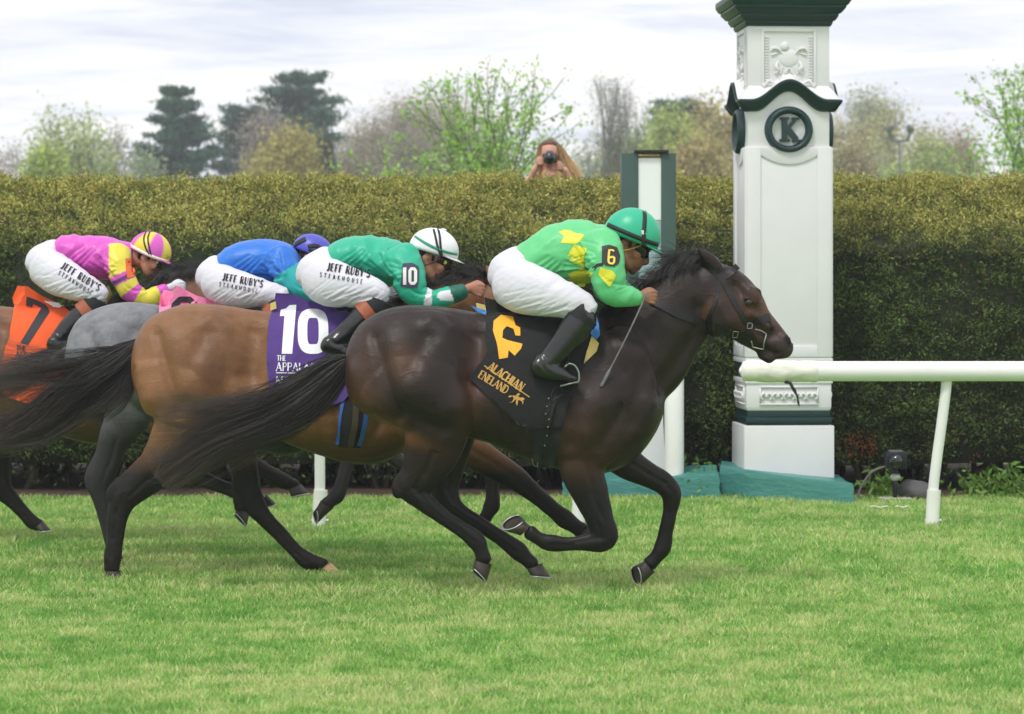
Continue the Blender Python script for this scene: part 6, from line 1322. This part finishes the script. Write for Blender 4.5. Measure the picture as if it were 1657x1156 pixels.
# ---- third rider: blue silks with turquoise sleeves, purple helmet
def silk8(Q, V, t, arm):
    g = np.clip((Q[:, 1] - 400) / 40, 0, 1)[:, None] * 0; c = np.tile(np.array(lin(36, 112, 206)), (len(Q), 1)); s_ = arm & (t > .2) & (Q[:, 0] + (Q[:, 1] - 441) * .5 > 446); c[s_] = lin(48, 184, 184); return c
PUR = lin(82, 84, 186)
hat8 = dict(name='purple', f=lambda t, a: PUR if abs(t - 1.2) > .0 else PUR, peak=(60, 60, 150), strap=(30, 30, 34), bands=[('band', [(-44, 2), (-36, -8), (-24, -22)], 10, None), ('bow_ribbon', [(-12, -8), (4, -16), (20, -14)], 9, None), ('bow_ribbon', [(-8, -4), (10, -4), (26, -10)], 8, None)])
mat('arm_ink_purple', lin(30, 30, 34), .6)
R8, J8, BR8 = rider('jockey in blue silks with turquoise sleeves and purple helmet on the grey horse', 17.8,
    [(360, 431, 0, 20, .14), (385, 423, 0, 28, .155), (415, 424, 0, 34, .165), (445, 425, 0, 35, .18), (467, 427, 0, 29, .18), (481, 430, 0, 18, .09)],
    [(456, 418, -.14, 25, .088), (460, 434, -.2, 23, .078), (473, 453, -.225, 19, .064), (486, 470, -.23, 15, .052), (505, 478, -.2, 11, .042), (528, 472, -.18, 8.5, .033)],
    [(357, 430, 0, 23, .15), (346, 447, 0, 29, .165), (346, 458, 0, 27, .16)], [(348, 455, -.1, 31, .1), (375, 465, -.14, 30, .095), (410, 472, -.18, 25, .085), (440, 476, -.2, 18, .07), (458, 480, -.21, 15, .06)],
    [(452, 492, -.21, 15.5, .056), (440, 510, -.21, 15, .054), (422, 530, -.205, 13, .05), (406, 545, -.2, 12, .044), (398, 551, -.2, 11.5, .042)], [(388, 552, -.2, 10, .04), (402, 559, -.2, 10, .042), (420, 564, -.2, 7.5, .044), (434, 568, -.2, 5, .04)],
    (506, 408, 33, 28, 22), silk8, lin(160, 110, 88), None, (541, 469, .165, 10), None, hat8, ((14, 14, 16), None), pants((360, 453.5), (355, 463), 17.8, 11, 6.6, 11, 67, 66), seed=3, bandcol=(150, 148, 146))
# ---- fourth rider: pink silks with yellow hoops, pink and yellow helmet
PNK, YL7 = np.array(lin(210, 84, 186)), np.array(lin(224, 210, 74))
def silk7(Q, V, t, arm):
    c = np.tile(PNK, (len(Q), 1)); y_ = arm & (((t < .24)) | ((t > .36) & (t < .50)) | ((t > .62) & (t < .93))) & (Q[:, 0] > 176); c[y_] = YL7; d = arm & (t > .29) & (t < .34); c[d] = lin(96, 56, 110); return c
hat7 = dict(name='pink', f=lambda t, a: (lin(226, 206, 70) if ((math.degrees(a) % 360) // 45) % 2 == 1 else lin(214, 92, 190)), peak=(214, 100, 190), rim=(236, 226, 216), strap=(196, 150, 96), bands=[('goggle_strap', [(-24, -38), (-20, -22), (-8, -6), (6, 6)], 3.2, None), ('goggle_strap', [(-16, -42), (-12, -26), (0, -8), (10, 6)], 3.2, None)])
mat('arm_ink_pink', lin(120, 56, 30), .6)
def seven(mb, bv): V, F = stroke2d([(207, 424), (214, 424), (214, 440)], 2.2, 2); draw(mb, V, F, 18.9, bv, .0022)
R7, J7, BR7 = rider('jockey in pink silks with yellow hooped sleeves and pink and yellow helmet', 18.9,
    [(100, 404, 0, 19, .14), (120, 408, 0, 26, .155), (145, 415, 0, 32, .165), (172, 418, 0, 34, .18), (194, 414, 0, 28, .18), (209, 407, 0, 17, .09)],
    [(188, 412, -.14, 24, .09), (190, 430, -.2, 21, .078), (200, 452, -.23, 17, .064), (213, 473, -.235, 16, .056), (235, 484, -.22, 12.5, .045), (256, 475, -.19, 10.5, .04), (267, 469, -.18, 8, .033)],
    [(92, 404, 0, 21, .15), (74, 424, 0, 31, .165), (71, 436, 0, 29, .16)], [(71, 430, -.1, 31, .1), (95, 446, -.14, 32, .095), (125, 461, -.18, 26, .085), (150, 472, -.2, 19, .07), (164, 479, -.21, 16, .06)],
    [(156, 492, -.21, 17, .057), (136, 508, -.21, 16.5, .054), (115, 527, -.2, 15, .05), (100, 544, -.2, 13, .044), (93, 551, -.2, 12, .042)], [(84, 553, -.2, 10.5, .04), (98, 560, -.2, 10.5, .042), (114, 565, -.2, 8, .044), (128, 569, -.2, 5, .04)],
    (243, 408, 34, 32, 22), silk7, lin(206, 150, 128), lin(206, 204, 210), (286, 465, .165, 2), ([(203, 419), (212, 418), (218, 424), (218, 448), (206, 451), (204, 440)], mat('armband_orange', lin(232, 106, 48), .6), seven), hat7, ((84, 40, 30), (226, 214, 196)),
    pants((98, 434), (94, 444), 18.9, 11, 7, 32, 73, 66), seed=4, bandcol=(150, 78, 50))
P_ = [px(x, y, 18.98) for x, y in ((282, 461), (255, 436), (228, 412), (205, 396), (181, 379))]
mb = MB(); mb.tube(np.array(P_), [.006, .0055, .005, .0055, .008], 8); tag(mb.build('riding_whip', mat('whip_black', lin(26, 25, 28), .5), None, smooth=True), 'black riding whip lying over the shoulder of the jockey in pink', 'riding whip', 'riding whips')
# ------------------------------------------------------------------ photographer behind the hedge
YG = 27.6
def photographer():
    Y = YG; s = Y / FPX; hd = px(889, 248, Y); zf = hd[2] - 1.52
    st = MB(); st.box(hd[0] - .55, hd[0] + .7, Y - .3, Y + .6, zf - .06, zf)
    for sx in (-.45, .6):
        for sy in (-.25, .5): st.box(hd[0] + sx - .04, hd[0] + sx + .04, Y + sy - .04, Y + sy + .04, -.03, zf - .061)
    root = empty('person', (hd[0], Y, zf), 'long haired person pointing a camera over the top of the hedge', 'person')
    stand = st.build('wooden_stand', mat('wood_grey', lin(120, 108, 92), .8, var=.2, vscale=8), None); tag(stand, 'small wooden stand behind the hedge under the person with a camera', 'stand')
    h = np.array(hd); t = lambda P, r, flat=None, seg=14: tube3(np.array([h + np.array(p) for p in P]), r, seg, flat=flat, side=(0, 1, 0))
    tx = lambda P, r, flat=None, seg=14: tube3(crom(np.array([h + np.array(p) for p in P]), 4), r, seg, flat=flat)
    B = [ellipsoid(h + (0, .01, .01), (.078, .095, .112), None, 20, 14), ellipsoid(h + (0, -.03, -.06), (.058, .062, .07), None, 16, 10), t([(0, .02, -.08), (0, .03, -.2)], [.058, .062]),
         tx([(0, .04, -.19), (0, .05, -.3), (0, .04, -.5), (0, .03, -.62)], .09), t([(-.17, .05, -.25), (.17, .05, -.25)], [.062, .062]), t([(0, .04, -.2), (0, .05, -.35), (0, .05, -.65), (0, .04, -.75)], [.1, .155, .13, .16], flat=[.07, .1, .09, .1])]
    for sx in (-1, 1):
        B += [t([(sx * .18, .04, -.25), (sx * .24, -.06, -.40)], [.05, .042]), t([(sx * .24, -.06, -.40), (sx * .14, -.17, -.16)], [.042, .03]), t([(sx * .09, .04, -.75), (sx * .1, .02, -1.1), (sx * .1, .05, -1.48)], [.085, .06, .045]), t([(sx * .1, .04, -1.48), (sx * .11, -.14, -1.5)], [.045, .03])]
        c = np.array((sx * .105, -.195, -.085 if sx < 0 else -.13)); B.append(ellipsoid(h + c, (.022, .035, .042), None, 12, 8)); B.append(t([(sx * .14, -.17, -.16), tuple(c + (0, .02, -.03))], [.028, .03]))
        for i in range(4):
            z = c[2] + .032 - .02 * i; B.append(t([(sx * .105, -.215, z), (sx * .095, -.245, z), (sx * .068, -.252, z - .003), (sx * .05, -.240, z - .004)], [.0095, .0095, .009, .0085], seg=10))
        B.append(t([(sx * .10, -.19, c[2] + .03), (sx * .075, -.17, c[2] + .05), (sx * .05, -.17, c[2] + .05)], [.011, .01, .009], seg=10))
    B += [ellipsoid(h + (0, -.108, -.02), (.014, .022, .022), None, 10, 8)]
    for sx in (-1, 1): B.append(ellipsoid(h + (sx * .077, .01, -.01), (.012, .02, .03), None, 10, 8))
    o = fuse('body', B, .008, 3, mSkin, root); V, N = getv(o.data); setcol(o.data, np.tile(np.array(lin(214, 160, 138)), (len(V), 1)))
    tp = [t([(0, .04, -.27), (0, .05, -.35), (0, .05, -.6), (0, .04, -.72)], [.15, .168, .142, .165], flat=[.085, .112, .1, .11])]
    fuse('top', tp, .012, 3, mat('top_dark', lin(52, 34, 40), .8, var=.2, vscale=12, bump=.003), root)
    lg = [t([(sx * .09, .04, -.72), (sx * .1, .02, -1.1), (sx * .1, .05, -1.46)], [.1, .075, .06]) for sx in (-1, 1)] + [t([(-.06, .04, -.72), (.06, .04, -.72)], [.12, .12])]
    fuse('trousers', lg, .014, 3, mat('denim', lin(50, 60, 84), .8), root)
    g = np.random.default_rng(5); n = 2600; K = 12; u = g.random(n); an = g.uniform(-2.5, 2.5, n)           # parted hair falling over the shoulders, thrown to the right
    t_ = np.linspace(0, 1, K)[None, :]; a0 = np.stack([np.sin(an * .72) * .085, .03 - np.cos(an * .72) * .06 * (np.abs(an) > 1.0) + .03, .118 - .02 * np.abs(np.sin(an * .5))], 1)
    side = np.where(np.sin(an * .72) > -.25, 1, -1); ln = g.uniform(.30, .48, n); wx = np.where(side > 0, g.uniform(.02, .22, n), g.uniform(-.03, .0, n))
    X = a0[:, 0:1] * (1 - .75 * (1 - np.minimum(1, t_ * 5)) ) + side[:, None] * .03 * np.sin(np.minimum(1, t_ * 1.6) * math.pi * .5) + wx[:, None] * t_ ** 1.5 + .006 * np.sin(t_ * 9 + g.random((n, 1)) * 6)
    Yy = a0[:, 1:2] + .02 * np.sin(t_ * 3) + g.normal(0, .012, (n, 1)) * (1 + t_) - .02 * np.minimum(1, t_ * 3); Z = .122 - .02 * (1 - np.sqrt(np.clip(1 - t_ * 5, 0, 1))) - ln[:, None] * np.clip(t_ - .06, 0, 1)
    P = h + np.stack([X, Yy, Z], -1); V, F = strands(P, .0022 * g.uniform(.7, 1.4, n)); tt = np.clip(t_ * 1.5, 0, 1)[..., None]
    cc = np.array(lin(112, 82, 62)) * (1 - tt) + np.array(lin(232, 196, 140)) * tt * g.uniform(.7, 1.15, (n, 1, 1)); build('hair', V, F, mat('blond_hair', attr=True, rough=.5), root, col=np.repeat(cc.reshape(-1, 3), 3, 0))
    cap = fuse('scalp_hair', [ellipsoid(h + (0, .045, .03), (.088, .10, .104), None, 20, 14), ellipsoid(h + (.0, .0, .085), (.07, .07, .045), None, 16, 10)], .008, 3, mat('hair_brown', lin(104, 78, 60), .6, var=.3, vscale=60, bump=.004, bscale=120), root)
    adopt(root)
    cr = empty('handheld_camera', h + (0, -.2, -.09), 'black camera held up to the face of the long haired person behind the hedge', 'camera')
    MB().box(h[0] - .066, h[0] + .066, Y - .235, Y - .155, h[2] - .10, h[2] - .015).build('camera_body', mBlk, cr, bevel=.01); MB().box(h[0] - .03, h[0] + .03, Y - .23, Y - .165, h[2] - .0145, h[2] + .015).build('viewfinder_hump', mat('grey_metal'), cr, bevel=.008)
    MB().tube([h + (.0, -.2355, -.058), h + (0, -.31, -.058), h + (0, -.335, -.058)], [.054, .057, .06], 24).build('lens', mBlk, cr, smooth=True); MB().tube([h + (0, -.352, -.058), h + (0, -.364, -.058)], [.051, .049], 24, c=None).build('front_glass', MATS['lens_glass'], cr, smooth=True)
    adopt(cr)
photographer()
# ------------------------------------------------------------------ faint spring haze
hb = MB().box(-120, 120, -4, 240, -1.2, 22).build('haze', None, None); hb['kind'] = 'stuff'; hb.display_type = 'WIRE'
m = bpy.data.materials.new('haze_air'); m.use_nodes = True; t = m.node_tree; t.nodes.clear()
o_ = t.nodes.new('ShaderNodeOutputMaterial'); v_ = t.nodes.new('ShaderNodeVolumePrincipled'); v_.inputs['Color'].default_value = (.93, .95, 1, 1); v_.inputs['Density'].default_value = 0.0010; v_.inputs['Anisotropy'].default_value = 0.3
t.links.new(v_.outputs[0], o_.inputs['Volume']); hb.data.materials.append(m)
SC.cycles.volume_max_steps = 64; SC.cycles.volume_step_rate = 5
